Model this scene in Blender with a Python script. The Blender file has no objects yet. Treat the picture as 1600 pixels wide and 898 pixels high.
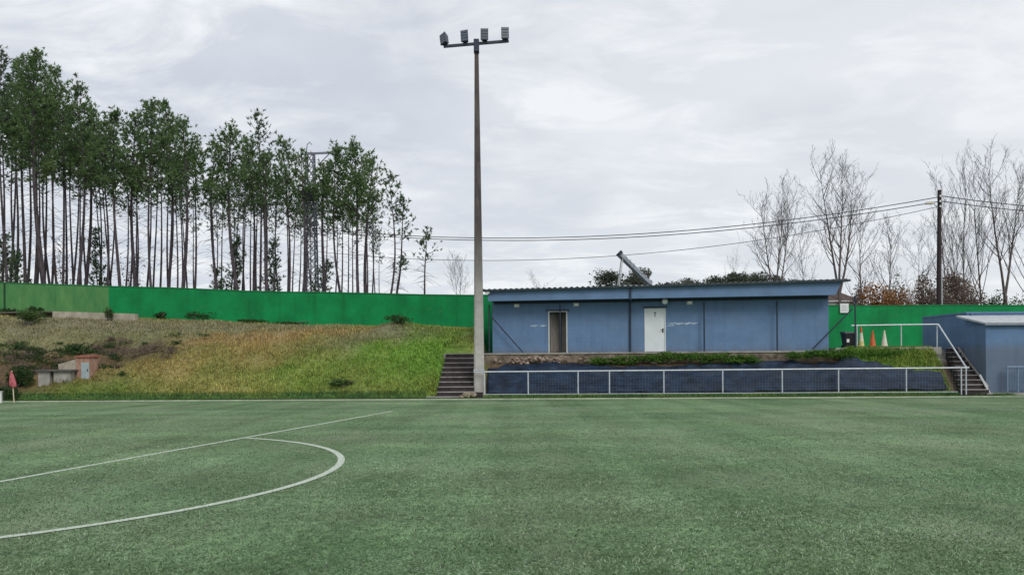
import bpy, math, random
import numpy as np
from mathutils import Vector, Matrix, noise
R = math.radians
scn = bpy.context.scene
COL = scn.collection
TAU = 2 * math.pi

# ------------------------------------------------------------------ camera
F, HY, CAMZ, ROLL = 1200.0, 564.0, 1.7, R(-0.4)
c_, s_ = math.cos(ROLL), math.sin(ROLL)
RV, UV, FV = Vector((c_, 0, s_)), Vector((-s_, 0, c_)), Vector((0, 1, 0))
RV, UV = Vector((c_, 0, s_)), Vector((-s_, 0, c_))

def P(x, y, Y):
    """the point at distance Y seen at photograph pixel x, y (used to survey real positions)"""
    d = FV + RV * ((x - 800) / F) + UV * ((HY - y) / F)
    return Vector((d.x * Y, Y, CAMZ + d.z * Y))

def Zat(x, y, Y): return P(x, y, Y).z
def Xat(x, Y): return (x - 800) / F * Y

cam = bpy.data.cameras.new('camera'); camo = bpy.data.objects.new('camera', cam); COL.objects.link(camo)
m = Matrix(((RV.x, UV.x, -FV.x), (RV.y, UV.y, -FV.y), (RV.z, UV.z, -FV.z))).to_4x4()
m.translation = (0, 0, CAMZ); camo.matrix_world = m
cam.sensor_width = 36; cam.lens = F / 1600 * 36; cam.shift_y = (HY - 449) / 1600
cam.clip_end = 6000; cam.clip_start = 0.1
scn.camera = camo

# ------------------------------------------------------------------ materials
def lin(r, g, b):
    f = lambda c: (c / 12.92 if c <= .04045 else ((c + .055) / 1.055) ** 2.4)
    return (f(r / 255), f(g / 255), f(b / 255))

def N(nt, kind, **kw):
    n = nt.nodes.new(kind)
    for k, v in kw.items(): setattr(n, k, v)
    return n

def mixrgb(nt, fac, a, b, blend='MIX'):
    n = N(nt, 'ShaderNodeMix', data_type='RGBA', blend_type=blend)
    for sock, v in ((n.inputs[0], fac), (n.inputs[6], a), (n.inputs[7], b)):
        if hasattr(v, 'is_output') or isinstance(v, bpy.types.NodeSocket): nt.links.new(v, sock)
        elif isinstance(v, (int, float)): sock.default_value = v
        else: sock.default_value = (*v, 1)
    return n.outputs[2]

def nz(nt, coord, scale, detail=4, rough=.55, stretch=None, dist=0):
    if stretch:
        mp = N(nt, 'ShaderNodeMapping'); mp.inputs['Scale'].default_value = stretch
        nt.links.new(coord, mp.inputs[0]); coord = mp.outputs[0]
    n = N(nt, 'ShaderNodeTexNoise'); n.inputs['Scale'].default_value = scale
    n.inputs['Detail'].default_value = detail; n.inputs['Roughness'].default_value = rough
    n.inputs['Distortion'].default_value = dist
    nt.links.new(coord, n.inputs['Vector']); return n.outputs['Fac']

def ramp(nt, fac, lo, hi):
    n = N(nt, 'ShaderNodeMapRange'); n.inputs[1].default_value = lo; n.inputs[2].default_value = hi
    nt.links.new(fac, n.inputs[0]); return n.outputs[0]

def mat(name, col, rough=.7, var=.2, scale=3., col2=None, stain=0., stain_col=(.05, .05, .04), stain_scale=1.2,
        stretch=None, bump=0., bscale=40., metal=0., attr=None, spec=.4, extra=None, coords='Object'):
    m = bpy.data.materials.new(name); m.use_nodes = True
    nt = m.node_tree; b = nt.nodes['Principled BSDF']
    b.inputs['Roughness'].default_value = rough; b.inputs['Metallic'].default_value = metal
    b.inputs['Specular IOR Level'].default_value = spec
    tc = N(nt, 'ShaderNodeTexCoord').outputs[coords]
    if attr:
        a = N(nt, 'ShaderNodeAttribute', attribute_name=attr).outputs['Color']
        f = nz(nt, tc, scale, 6, .6, stretch)
        c = mixrgb(nt, 1., a, mixrgb(nt, ramp(nt, f, .3, .7), (1 - var,) * 3, (1 + var,) * 3), 'MULTIPLY')
    else:
        f = nz(nt, tc, scale, 6, .6, stretch)
        lo = tuple(x * (1 - var) for x in col); hi = col2 or tuple(min(1, x * (1 + var)) for x in col)
        c = mixrgb(nt, ramp(nt, f, .32, .68), lo, hi)
    if stain:
        f2 = nz(nt, tc, stain_scale, 7, .65, (1, 1, .35))
        f2 = ramp(nt, f2, .5, .75)
        mm = N(nt, 'ShaderNodeMath', operation='MULTIPLY'); nt.links.new(f2, mm.inputs[0]); mm.inputs[1].default_value = stain
        c = mixrgb(nt, mm.outputs[0], c, stain_col)
    if extra: c = extra(nt, tc, c, b)
    nt.links.new(c, b.inputs['Base Color'])
    if bump:
        bp = N(nt, 'ShaderNodeBump'); bp.inputs['Strength'].default_value = bump; bp.inputs['Distance'].default_value = .02
        nt.links.new(nz(nt, tc, bscale, 5, .6, stretch), bp.inputs['Height']); nt.links.new(bp.outputs[0], b.inputs['Normal'])
    return m

# ------------------------------------------------------------------ mesh building
class MB:
    def __init__(s): s.v = []; s.f = []; s.mi = []
    def face(s, pts, mi=0):
        k = len(s.v); s.v += [tuple(p) for p in pts]; s.f.append(tuple(range(k, k + len(pts)))); s.mi.append(mi)
    def hexa(s, lo, hi, mi=0):
        """8 corners: lo ring (4), hi ring (4)"""
        k = len(s.v); s.v += [tuple(p) for p in lo] + [tuple(p) for p in hi]
        for f in ((3, 2, 1, 0), (4, 5, 6, 7), (0, 1, 5, 4), (1, 2, 6, 5), (2, 3, 7, 6), (3, 0, 4, 7)):
            s.f.append(tuple(k + i for i in f)); s.mi.append(mi)
        return s
    def box(s, x0, x1, y0, y1, z0, z1, mi=0):
        return s.hexa([(x0, y0, z0), (x1, y0, z0), (x1, y1, z0), (x0, y1, z0)], [(x0, y0, z1), (x1, y0, z1), (x1, y1, z1), (x0, y1, z1)], mi)
    def beam(s, a, b, w, h, mi=0):
        a, b = Vector(a), Vector(b); d = (b - a).normalized()
        up = Vector((0, 0, 1)) if abs(d.z) < .95 else Vector((0, 1, 0))
        x = d.cross(up).normalized() * w / 2; y = x.cross(d).normalized() * h / 2
        return s.hexa([a - x - y, a + x - y, a + x + y, a - x + y], [b - x - y, b + x - y, b + x + y, b - x + y], mi)
    def tube(s, pts, rad, n=8, mi=0, cap=True):
        pts = [Vector(p) for p in pts]
        if not hasattr(rad, '__len__'): rad = [rad] * len(pts)
        k = len(s.v); x = None
        for i, p in enumerate(pts):
            d = (pts[min(i + 1, len(pts) - 1)] - pts[max(i - 1, 0)]).normalized()
            if x is None:
                x = d.orthogonal().normalized()
            x = (x - d * x.dot(d)).normalized(); y = d.cross(x)
            for j in range(n):
                a = TAU * j / n; s.v.append(tuple(p + (x * math.cos(a) + y * math.sin(a)) * rad[i]))
        for i in range(len(pts) - 1):
            for j in range(n):
                a, b = k + i * n + j, k + i * n + (j + 1) % n
                s.f.append((a, b, b + n, a + n)); s.mi.append(mi)
        if cap:
            s.f.append(tuple(k + j for j in reversed(range(n)))); s.mi.append(mi)
            e = k + (len(pts) - 1) * n; s.f.append(tuple(e + j for j in range(n))); s.mi.append(mi)
        return s
    def lathe(s, c, prof, n=20, mi=0):
        return s.tube([(c[0], c[1], c[2] + z) for r, z in prof], [r for r, z in prof], n, mi)
    def ball(s, c, r, n=12, mi=0, sq=1.):
        m_ = n // 2
        return s.tube([(c[0], c[1], c[2] - r * sq * math.cos(math.pi * i / m_)) for i in range(m_ + 1)],
                      [max(.004, r * math.sin(math.pi * i / m_)) for i in range(m_ + 1)], n, mi)
    def prism(s, poly, y0, y1, mi=0):
        """poly of (x, z) counter-clockwise seen from -y, extruded from y0 to y1"""
        k = len(s.v); n = len(poly)
        s.v += [(x, y0, z) for x, z in poly] + [(x, y1, z) for x, z in poly]
        s.f.append(tuple(range(k, k + n))); s.f.append(tuple(k + n + i for i in reversed(range(n)))); s.mi += [mi, mi]
        for i in range(n):
            j = (i + 1) % n; s.f.append((k + j, k + i, k + n + i, k + n + j)); s.mi.append(mi)
        return s
    def build(s, name, mats, parent=None, origin=None, smooth=False, colors=None):
        me = bpy.data.meshes.new(name)
        o_ = Vector(origin) if origin is not None else (Vector(root_origin.get(parent.name, (0, 0, 0))) if parent else Vector((0, 0, 0)))
        me.from_pydata([(a - o_.x, b - o_.y, c - o_.z) for a, b, c in s.v], [], s.f)
        for m in (mats if isinstance(mats, (list, tuple)) else [mats]): me.materials.append(m)
        if any(s.mi): me.polygons.foreach_set('material_index', s.mi)
        if smooth: me.polygons.foreach_set('use_smooth', [True] * len(s.f))
        if colors is not None:
            ca = me.color_attributes.new('tone', 'FLOAT_COLOR', 'POINT')
            ca.data.foreach_set('color', np.asarray(colors, dtype=np.float32).ravel())
        me.update()
        ob = bpy.data.objects.new(name, me); COL.objects.link(ob)
        if parent:
            ob.parent = parent; root_origin[ob.name] = root_origin.get(parent.name, (0, 0, 0))
        elif origin is not None: ob.location = origin; root_origin[ob.name] = tuple(origin)
        return ob

root_origin = {}      # world origin that part meshes are measured from (rotated roots use (0,0,0): local coordinates)
def tag(o, label=None, cat=None, group=None, kind=None):
    for k, v in (('label', label), ('category', cat), ('group', group), ('kind', kind)):
        if v: o[k] = v
    return o
def thing(name, label, cat, loc=(0, 0, 0), rotz=None, group=None):
    o = bpy.data.objects.new(name, None); COL.objects.link(o); o.empty_display_size = .2
    o.location = loc
    if rotz is not None: o.rotation_euler.z = rotz; root_origin[o.name] = (0, 0, 0)
    else: root_origin[o.name] = tuple(loc)
    return tag(o, label, cat, group)
def copy_tree(o, parent=None):
    c = o.copy(); COL.objects.link(c)
    if parent: c.parent = parent
    for ch in list(o.children): copy_tree(ch, c)
    return c

# ------------------------------------------------------------------ site survey
def lerp_table(tab, x):
    if x <= tab[0][0]: return tab[0][1]
    for (a, va), (b, vb) in zip(tab, tab[1:]):
        if x <= b: return va + (vb - va) * (x - a) / (b - a)
    return tab[-1][1]
def sm(a, b, x):
    t = min(1, max(0, (x - a) / (b - a))); return t * t * (3 - 2 * t)
def Yt(X): return 34.05 - .038 * X                       # edge of the artificial turf
WP = [(-120, 51, 437), (160, 49, 446), (450, 46, 455.5), (740, 43, 460.5)]
WALL = [(Xat(x, Y), Y, Zat(x, y, Y)) for x, Y, y in WP]
WALL += [(-.6, 42.7, WALL[-1][2])]
WALL += [(Xat(1290, 45.5), 45.5, Zat(1290, 476.5, 45.5)), (Xat(1780, 45.5), 45.5, Zat(1780, 476, 45.5))]
WY = [(a, b) for a, b, c in WALL]; WZ = [(a, c) for a, b, c in WALL]
def Yw(X): return lerp_table([(-80, 54)] + WY + [(70, 45.5)], X)
GZ = [(Xat(x, Y), Zat(x, y, Y)) for x, y, Y in ((-120, 486, 51), (160, 496, 49), (300, 502, 47.5), (450, 509, 46), (740, 514, 43))]
BX0, BY0, BX1, BY1 = -.95, 37.8, 14.77, 35.8            # front wall of the changing rooms
def Yb(X): return BY0 + (BY1 - BY0) * (X - BX0) / (BX1 - BX0)
def Ye(X): return (Yb(X) - .3) * (1 - sm(14.9, 16.2, X)) + 35.9 * sm(14.9, 16.2, X)
PLAT = 2.1
def bank(X, Y):
    yf = Yt(X) + .35; t = (Y - yf) / (Yw(X) - yf)
    zw = lerp_table(GZ, X)
    if t <= 0: return .1
    if t >= 1: return zw + .03 * (Y - Yw(X))
    z = .12 + (zw - .12) * (1 - (1 - t) ** 2.05)
    # eroded cut at the far left
    e = sm(-16.5, -21, X) * math.exp(-((t - .36) / .16) ** 2)
    z -= e * .55
    # mound of dumped earth near the wall
    z += .42 * math.exp(-((X + 6.3) / 1.1) ** 2 - ((Y - 41.3) / .9) ** 2) + .15 * math.exp(-((X + 4.8) / 1.4) ** 2 - ((Y - 41) / .8) ** 2)
    return z
def emb(X, Y):
    yf = Yt(X) + .95; ye = Ye(X)
    top = 1.62 + .56 * sm(14.9, 15.8, X)
    if Y > ye + .5 and X < 15: top = 1.62 + .44 * sm(ye + .5, ye + 4.5, Y)
    if Y <= yf: return .1
    t = min(1, (Y - yf) / (ye - yf))
    z = .12 + (top - .12) * (1 - (1 - t) ** 1.35)
    return z + .012 * max(0, Y - ye) * (X > 15)
def ground_z(X, Y, rough=True):
    off = Y - Yt(X)
    k = sm(-1.75, -1.3, X)
    z = bank(X, Y) * (1 - k) + emb(X, Y) * k
    if -3.45 < X < -1.25 and 34.3 < Y < 38.6: z = min(z, max(.02, -.25 + 2.2 * (Y - 34.6) / 3.0)) - .12    # under the steps
    if 19.6 < X < 21.6 and 33.5 < Y < 37.4: z = min(z, max(.02, -.3 + 2.2 * (Y - 33.9) / 3.0)) - .1
    if X > 21.2 and Y < 42: z = .05 + (z - .05) * sm(40.2, 42, Y)
    z *= 1 - sm(70, 200, off)
    if rough and off > .3:
        a = (.09 + .3 * sm(-14, -19, X) * sm(9.5, 6, off) * sm(.8, 2, off)) * (1 - k) + .02 * k
        z += a * (noise.fractal(Vector((X * .55, Y * .8, 3.1)), 1.0, 2.0, 4)) * sm(.3, 1.5, off)
    return z

# ------------------------------------------------------------------ ground colours (what grows where)
C_GREEN, C_DRY, C_BROWN, C_DIRT, C_BRIGHT, C_GREY, C_FOREST, C_EARTH = ((.095, .135, .026), (.235, .205, .065), (.225, .15, .06), (.075, .043, .024),
      (.095, .20, .024), (.15, .142, .085), (.06, .045, .03), (.12, .095, .06))
def mixc(a, b, t): return tuple(x + (y - x) * t for x, y in zip(a, b))
def n2(X, Y, s, o=0): return noise.fractal(Vector((X * s, Y * s, o)), 1.0, 2.0, 5)
BLOBS = [(-17.5, 37.6, 2.4, 1.2, C_BROWN, .5), (-14, 40.3, 3.6, 1.3, C_BROWN, .85), (-10.5, 41.6, 3.4, .9, C_BROWN, .8), (-12.5, 38.2, 1.7, 1.0, C_BROWN, .4),
         (-22.5, 38.6, 2.6, 1.6, C_DIRT, .95), (-19.5, 39.2, 2.6, 1.2, C_DIRT, .75), (-25.5, 37.4, 2.6, 2.0, C_DIRT, .8), (-23.8, 39.6, 2.2, .5, C_BROWN, .7), (-26, 38.6, 2.0, .6, C_BROWN, .8),
         (-24, 36.1, 2.0, 1., C_DIRT, .8), (-26, 40.4, 3, .8, C_DIRT, .8), (-21, 40.6, 3, .6, C_DIRT, .6), (-28, 37, 3, 2, C_DIRT, .9), (-21.6, 37.0, 1.6, .6, C_BROWN, .45), (-4.5, 37.5, 2.6, 2.4, C_BRIGHT, .85), (-4, 40.2, 1.6, 2, C_BRIGHT, .5),
         (-10, 36.2, 2.0, 1.2, C_BRIGHT, .45), (-6.5, 40.4, 2.2, 1.0, C_GREY, .75), (-8.3, 39.4, 1.5, .9, C_GREY, .4), (-2.6, 42.2, 5.2, .6, C_DRY, .9), (-8, 43.6, 5, .8, C_DRY, .7),
         (-19, 43.5, 8, 2.4, C_GREY, .8), (-27, 44, 8, 2.6, C_GREY, .8), (-13, 43.5, 4, 1.2, C_GREY, .6)]
def tone(X, Y):
    off = Y - Yt(X)
    if X > -1.4:
        c = mixc(C_EARTH, C_DIRT, .5 + .5 * n2(X, Y, .8, 2))
        if X > 15.2 and X < 19.9: c = mixc(mixc(C_GREEN, C_DRY, min(1, max(0, .15 + .7 * n2(X, Y, .6, 8)))), C_BRIGHT, .35 + .5 * sm(17.5, 15.6, X))
        if Y > Ye(X) + .6 : c = mixc((.2, .19, .16), C_GREEN, min(1, max(0, n2(X, Y, .5, 4) + .2)))
        if off < .95: c = mixc(C_GREEN, C_BRIGHT, .4)
    else:
        v = n2(X, Y, .35, 1)
        c = mixc(C_GREEN, C_DRY, min(1, max(0, .36 + .7 * v)))
        wx, wy = X + 1.3 * n2(X, Y, .5, 7), Y + .7 * n2(X, Y, .5, 9)
        for bx, by, sx, sy, bc, w in BLOBS:
            g = math.exp(-((wx - bx) / sx) ** 2 - ((wy - by) / sy) ** 2)
            c = mixc(c, bc, w * min(1, g * 1.3))
        if off < .6: c = mixc(c, mixc(C_GREEN, C_BRIGHT, .5), sm(.6, .3, off) * sm(-26.5, -24, X))
    if Y > Yw(X): c = C_FOREST
    return c

# ------------------------------------------------------------------ setting: ground, hillside, pitch
m_ground = mat('far_ground', (.07, .08, .04), .95, .3, .05)
mb = MB(); mb.lathe((0, 0, -.16), [(3000, -.001), (3000, 0)], 64)
tag(mb.build('ground', m_ground), kind='structure')

xs = list(np.arange(-140, -42, 7.)) + list(np.arange(-42, 26, .33)) + list(np.arange(26, 141, 6.))
offs = [-.02, .15, .3, .45, .6, .75] + list(np.arange(.9, 17, .27)) + [18, 20, 23, 27, 32, 40, 55, 80, 120, 170, 230]
mb = MB(); cols = []
for o in offs:
    for X in xs:
        Y = Yt(X) + o; mb.v.append((X, Y, ground_z(X, Y))); cols.append((*tone(X, Y), 1))
nx = len(xs)
for j in range(len(offs) - 1):
    for i in range(nx - 1):
        mb.f.append((j * nx + i, j * nx + i + 1, (j + 1) * nx + i + 1, (j + 1) * nx + i)); mb.mi.append(0)
m_hill = mat('hillside_soil', (0, 0, 0), .95, .45, 7, attr='tone', bump=.9, bscale=14)
tag(mb.build('hillside', m_hill, smooth=True, colors=cols), kind='structure')

def turf_extra(nt, tc, c, b):
    big = nz(nt, tc, .16, 5, .6); band = nz(nt, tc, 1., 4, .6, (.07, .5, 1)); mid = nz(nt, tc, .9, 6, .65, (1.3, .8, 1))
    fib = nz(nt, tc, 30, 4, .75, (1, .8, 1)); clump = nz(nt, tc, 8, 5, .7, (1, .7, 1)); fleck = nz(nt, tc, 42, 3, .6, (.8, 1, 1)); roll = nz(nt, tc, 1., 3, .5, (.9, .025, 1))
    c = mixrgb(nt, ramp(nt, big, .38, .62), (.085, .152, .064), (.122, .185, .084))
    for f, lo, hi, a, d in ((band, .36, .64, .85, 1.2), (mid, .34, .66, .87, 1.14), (roll, .4, .6, .88, 1.13), (clump, .34, .66, .62, 1.4), (fib, .36, .66, .5, 1.5)):
        c = mixrgb(nt, 1., c, mixrgb(nt, ramp(nt, f, lo, hi), (a,) * 3, (d, d, d * 1.02)), 'MULTIPLY')
    worn = nz(nt, tc, .42, 6, .7, (1, .5, 1)); c = mixrgb(nt, mul(nt, ramp(nt, worn, .5, .66), .42), c, (.205, .245, .16))
    g = N(nt, 'ShaderNodeMath', operation='MULTIPLY'); nt.links.new(ramp(nt, fleck, .57, .66), g.inputs[0]); nt.links.new(ramp(nt, nz(nt, tc, .3, 4), .42, .6), g.inputs[1])
    return mixrgb(nt, mul(nt, g.outputs[0], .9), c, (.46, .53, .42))
def mul(nt, s, v):
    n = N(nt, 'ShaderNodeMath', operation='MULTIPLY'); nt.links.new(s, n.inputs[0]); n.inputs[1].default_value = v; return n.outputs[0]
m_turf = mat('artificial_turf', (.1, .2, .1), .8, .2, bump=.5, bscale=60, extra=turf_extra, spec=.15)
mb = MB()
tx = [-75 + 5 * i for i in range(31)]
for X0, X1 in zip(tx, tx[1:]):
    mb.face([(X0, -40, 0), (X1, -40, 0), (X1, Yt(X1), 0), (X0, Yt(X0), 0)])
tag(mb.build('football_pitch', m_turf), kind='structure')

# painted lines
m_line = mat('pitch_line_paint', (.45, .51, .43), .8, .16, 18, stain=.35, stain_col=(.12, .2, .11), stain_scale=14)
m_faint = mat('worn_line_paint', (.2, .27, .19), .8, .15, 9)
def ground_pt(x, y):
    d = RV * ((x - 800) / F) + UV * ((HY - y) / F) + FV
    t = CAMZ / -d.z; return Vector((d.x * t, t, 0))
def ribbon(mb, pts, w, z):
    n = len(pts)
    L = []
    for i, p in enumerate(pts):
        d = (pts[min(i + 1, n - 1)] - pts[max(0, i - 1)]).normalized(); nn = Vector((-d.y, d.x, 0)) * w / 2
        L.append((p + nn, p - nn))
    for (a, b), (c, d) in zip(L, L[1:]):
        mb.face([(b.x, b.y, z), (d.x, d.y, z), (c.x, c.y, z), (a.x, a.y, z)])
mb = MB()
A, B = ground_pt(614, 642), ground_pt(0, 752); dirn = (B - A).normalized()
ribbon(mb, [A + dirn * (i * .5) for i in range(0, 56)], .105, .004)
# penalty arc: circle fitted through the surveyed points
p1, p2, p3 = ground_pt(388, 684.5), ground_pt(531, 712), ground_pt(0, 840)
ax_, ay_, bx_, by_, cx_, cy_ = p1.x, p1.y, p2.x, p2.y, p3.x, p3.y
dd = 2 * (ax_ * (by_ - cy_) + bx_ * (cy_ - ay_) + cx_ * (ay_ - by_))
ux = ((ax_**2 + ay_**2) * (by_ - cy_) + (bx_**2 + by_**2) * (cy_ - ay_) + (cx_**2 + cy_**2) * (ay_ - by_)) / dd
uy = ((ax_**2 + ay_**2) * (cx_ - bx_) + (bx_**2 + by_**2) * (ax_ - cx_) + (cx_**2 + cy_**2) * (bx_ - ax_)) / dd
cc = Vector((ux, uy, 0)); rr = (p1 - cc).length
a0 = math.atan2(p1.y - uy, p1.x - ux); a1 = math.atan2(p3.y - uy, p3.x - ux)
nrm = Vector((-dirn.y, dirn.x, 0))
if (p2 - A).dot(nrm) < 0: nrm = -nrm
arc = []
for i in range(0, 200):
    a = a0 + .05 - i * .014
    q = cc + Vector((math.cos(a), math.sin(a), 0)) * rr
    if (q - A).dot(nrm) > .05: arc.append(q)
ribbon(mb, arc, .12, .008)
tag(mb.build('painted_lines', m_line), kind='structure')
mb = MB()
C2 = ground_pt(0, 643.5)
ribbon(mb, [A + (C2 - A) * (i / 20) for i in range(-0, 30)], .12, .004)
ribbon(mb, [Vector((X, Yt(X) - .32, 0)) for X in range(-60, 60, 3)], .12, .004)
tag(mb.build('faded_lines', m_faint), kind='structure')
# kerb along the edge of the turf
m_kerb = mat('kerb_concrete', (.36, .42, .3), .9, .2, 3, stain=.3, stain_col=(.1, .16, .07))
mb = MB()
for X0, X1 in zip(tx, tx[1:]):
    a, b = Yt(X0), Yt(X1)
    mb.hexa([(X0, a, -.1), (X1, b, -.1), (X1, b + .12, -.1), (X0, a + .12, -.1)], [(X0, a, .06), (X1, b, .06), (X1, b + .12, .06), (X0, a + .12, .06)])
tag(mb.build('kerb', m_kerb), kind='structure')

# grass blades
TOPS = [(-1.3, .62), (-.3, .8), (1.5, .86), (3.5, .82), (5, .68), (7, .72), (9.5, .78), (11, .9), (12.4, .93), (13.5, .8), (15, .8), (16.5, .74), (18, .55), (19.4, .48)]
rng = np.random.default_rng(7); random.seed(7)
def blade_field(name, n, pick, hmin, hmax, width, per=3, colf=tone, kind='stuff', label=None, cat=None, lighten=1.3):
    V, C, Fc = [], [], []
    for _ in range(n):
        p = pick()
        if p is None: continue
        X, Y = p; z = ground_z(X, Y); c = colf(X, Y)
        for _k in range(per):
            h = random.uniform(hmin, hmax); a = random.uniform(0, TAU); l = random.uniform(.15, .8) * h
            dx, dy = math.cos(a), math.sin(a); wx, wy = -dy * width / 2, dx * width / 2
            bx, by = X + random.uniform(-.06, .06), Y + random.uniform(-.06, .06)
            k = len(V)
            V += [(bx - wx, by - wy, z - .02), (bx + wx, by + wy, z - .02), (bx + dx * l, by + dy * l, z + h)]
            f = random.uniform(.5, 1.5) * lighten; cc_ = (c[0] * f * random.uniform(.85, 1.2), c[1] * f, c[2] * f, 1)
            C += [cc_] * 3; Fc.append((k, k + 1, k + 2))
    b = MB(); b.v, b.f, b.mi = V, Fc, [0] * len(Fc)
    return tag(b.build(name, m_blade, colors=C), label, cat, kind=kind)
m_blade = mat('grass_blades', (0, 0, 0), .8, .25, 1.5, attr='tone', spec=.2)
def pick_bank():
    X = random.uniform(-34, -1.7); t = random.random() ** 1.3; Y = Yt(X) + .5 + t * (Yw(X) - Yt(X) - .7)
    if -3.4 < X and 34.2 < Y < 38.3: return None
    if -23.3 < X < -20.3 and 36.55 < Y < 37.4: return None
    bare = sum(math.exp(-((X - b[0]) / b[2]) ** 2 - ((Y - b[1]) / b[3]) ** 2) for b in BLOBS if b[4] is C_DIRT)
    if random.random() < bare * 1.15: return None
    if random.random() > .35 + 1.2 * (n2(X, Y, .7, 5) + .45): return None
    return X, Y
blade_field('bank_grass', 46000, pick_bank, .04, .17, .042, lighten=1.5, label='rough green and straw coloured grass covering the bank below the green wall', cat='grass')
def verge_col(X, Y): return mixc((.04, .105, .035), (.1, .17, .045), min(1, max(0, .4 + n2(X, Y, .5, 3))))
def pick_verge():
    X = random.uniform(-27, 22); Y = Yt(X) + .2 + random.random() ** .8 * .45
    if X < -24.5 and random.random() < .7: return None
    if -3.9 < X < -2.6 and Y > 34.4: return None
    return X, Y
blade_field('verge_grass', 15000, pick_verge, .03, .13, .035, colf=verge_col, label='strip of longer green grass along the edge of the artificial turf', cat='grass')
def pick_slope():
    X = random.uniform(15.0, 19.7); f = Yt(X) + 1.0; Y = f + random.random() ** .8 * (Ye(X) + .4 - f)
    if Y < f + 1.16 * lerp_table(TOPS, X) and X < 19.3: return None
    return X, Y
blade_field('slope_grass', 6500, pick_slope, .04, .14, .04, lighten=1.5, label='green and dry grass on the slope beside the right hand steps', cat='grass')
# short turf fibres near the halfway of the pitch in view
m_fibre = mat('turf_fibre', (0, 0, 0), .75, .3, .8, attr='tone', spec=.15)
V, C, Fc = [], [], []
NB = 230000
Yr = 5.6 * (26.0 / 5.6) ** (rng.random(NB) ** 1.35); Xr = (rng.random(NB) * 2 - 1) * (.69 * Yr + .2)
for X, Y in zip(Xr, Yr):
    pz = noise.noise(Vector((X * .33, Y * .33, 2))) + .6 * noise.noise(Vector((X * 1.3, Y * 1.3, 4)))
    if random.random() > (1.15 - Y / 26) * (.75 + .5 * pz): continue
    h = random.uniform(.008, .024); a = random.uniform(0, TAU); L = random.uniform(.012, .055); wd = random.uniform(.002, .0045) * (Y / 7) ** .7
    dx, dy = math.cos(a), math.sin(a)
    k = len(V)
    V += [(X - dy * wd, Y + dx * wd, 0), (X + dy * wd, Y - dx * wd, 0), (X + dx * L, Y + dy * L, h)]
    t = random.random(); dk = 1 + .3 * pz; c = mixc((.022, .06, .02), (.11, .18, .075), t) if t < .86 - .16 * pz else mixc((.19, .27, .16), (.42, .48, .36), random.random())
    c = tuple(q * dk for q in c); C += [(*c, 1)] * 3; Fc.append((k, k + 1, k + 2))
b = MB(); b.v, b.f, b.mi = V, Fc, [0] * len(Fc)
tag(b.build('turf_fibres', m_fibre, colors=C), 'short green fibres of the artificial turf pitch', 'turf', kind='stuff')

# ------------------------------------------------------------------ green perimeter wall
def wall_extra(nt, tc, c, b):
    sx = N(nt, 'ShaderNodeSeparateXYZ'); nt.links.new(tc, sx.inputs[0])
    wob = nz(nt, tc, 1.5, 3)
    ad = N(nt, 'ShaderNodeMath', operation='ADD'); nt.links.new(sx.outputs[0], ad.inputs[0]); nt.links.new(wob, ad.inputs[1])
    old = N(nt, 'ShaderNodeMapRange'); old.inputs[1].default_value = WALL[1][0] + .62 - WALL[0][0]; old.inputs[2].default_value = WALL[1][0] + .45 - WALL[0][0]
    nt.links.new(sx.outputs[0], old.inputs[0])
    st = ramp(nt, nz(nt, tc, 1.3, 7, .7, (1, 1, .5)), .35, .7)
    c = mixrgb(nt, old.outputs[0], c, mixrgb(nt, st, (.05, .19, .065), (.115, .27, .09)))
    # damp stains running down from the coping
    dz = nz(nt, tc, 2.2, 6, .7, (1.6, 1.6, .12)); c = mixrgb(nt, mul(nt, ramp(nt, dz, .54, .74), .42), c, (.006, .06, .022))
    pz = nz(nt, tc, 3, 5, .7); c = mixrgb(nt, mul(nt, ramp(nt, pz, .58, .75), .35), c, (.09, .22, .1))
    return c
def mul(nt, s, v):
    n = N(nt, 'ShaderNodeMath', operation='MULTIPLY'); nt.links.new(s, n.inputs[0]); n.inputs[1].default_value = v; return n.outputs[0]
m_green = mat('green_painted_blockwork', (.003, .21, .06), .8, .24, .8, bump=.3, bscale=25, extra=wall_extra, spec=.25)
m_greencap = mat('green_coping', (.02, .17, .06), .85, .3, 3)
m_joint = mat('dark_joint', (.01, .05, .02), .9)
org = (WALL[0][0], WALL[0][1], 4.)
wl = thing('perimeter_wall', 'long green painted blockwork wall running along the top of the bank', 'wall', org)
mb = MB(); cp = MB()
segs = []
for (a, b) in zip(WALL, WALL[1:]):
    n = max(1, int((b[0] - a[0]) / 2.5))
    for i in range(n):
        segs.append([tuple(a[k] + (b[k] - a[k]) * (i + e) / n for k in range(3)) for e in (0, 1)])
pts = [s[0] for s in segs] + [segs[-1][1]]
pts = [(x, y, z + .025 * math.sin(x * 1.7) * (i % 2)) for i, (x, y, z) in enumerate(pts)]
for (a, b) in zip(pts, pts[1:]):
    for M_, z0a, z1a, z0b, z1b, t in ((mb, 1., a[2] - .05, 1., b[2] - .05, .1), (cp, a[2] - .05, a[2], b[2] - .05, b[2], .13)):
        M_.hexa([(a[0], a[1] - t, z0a), (b[0], b[1] - t, z0b), (b[0], b[1] + t, z0b), (a[0], a[1] + t, z0a)],
                [(a[0], a[1] - t, z1a), (b[0], b[1] - t, z1b), (b[0], b[1] + t, z1b), (a[0], a[1] + t, z1a)])
mb.build('wall', m_green, wl); cp.build('coping', m_greencap, wl)
jx = Xat(12, 50.2); jy = Yw(jx)
MB().box(jx - .05, jx + .05, jy - .14, jy - .1, 4, lerp_table(WZ, jx) - .05).build('joint', m_joint, wl)

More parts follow.
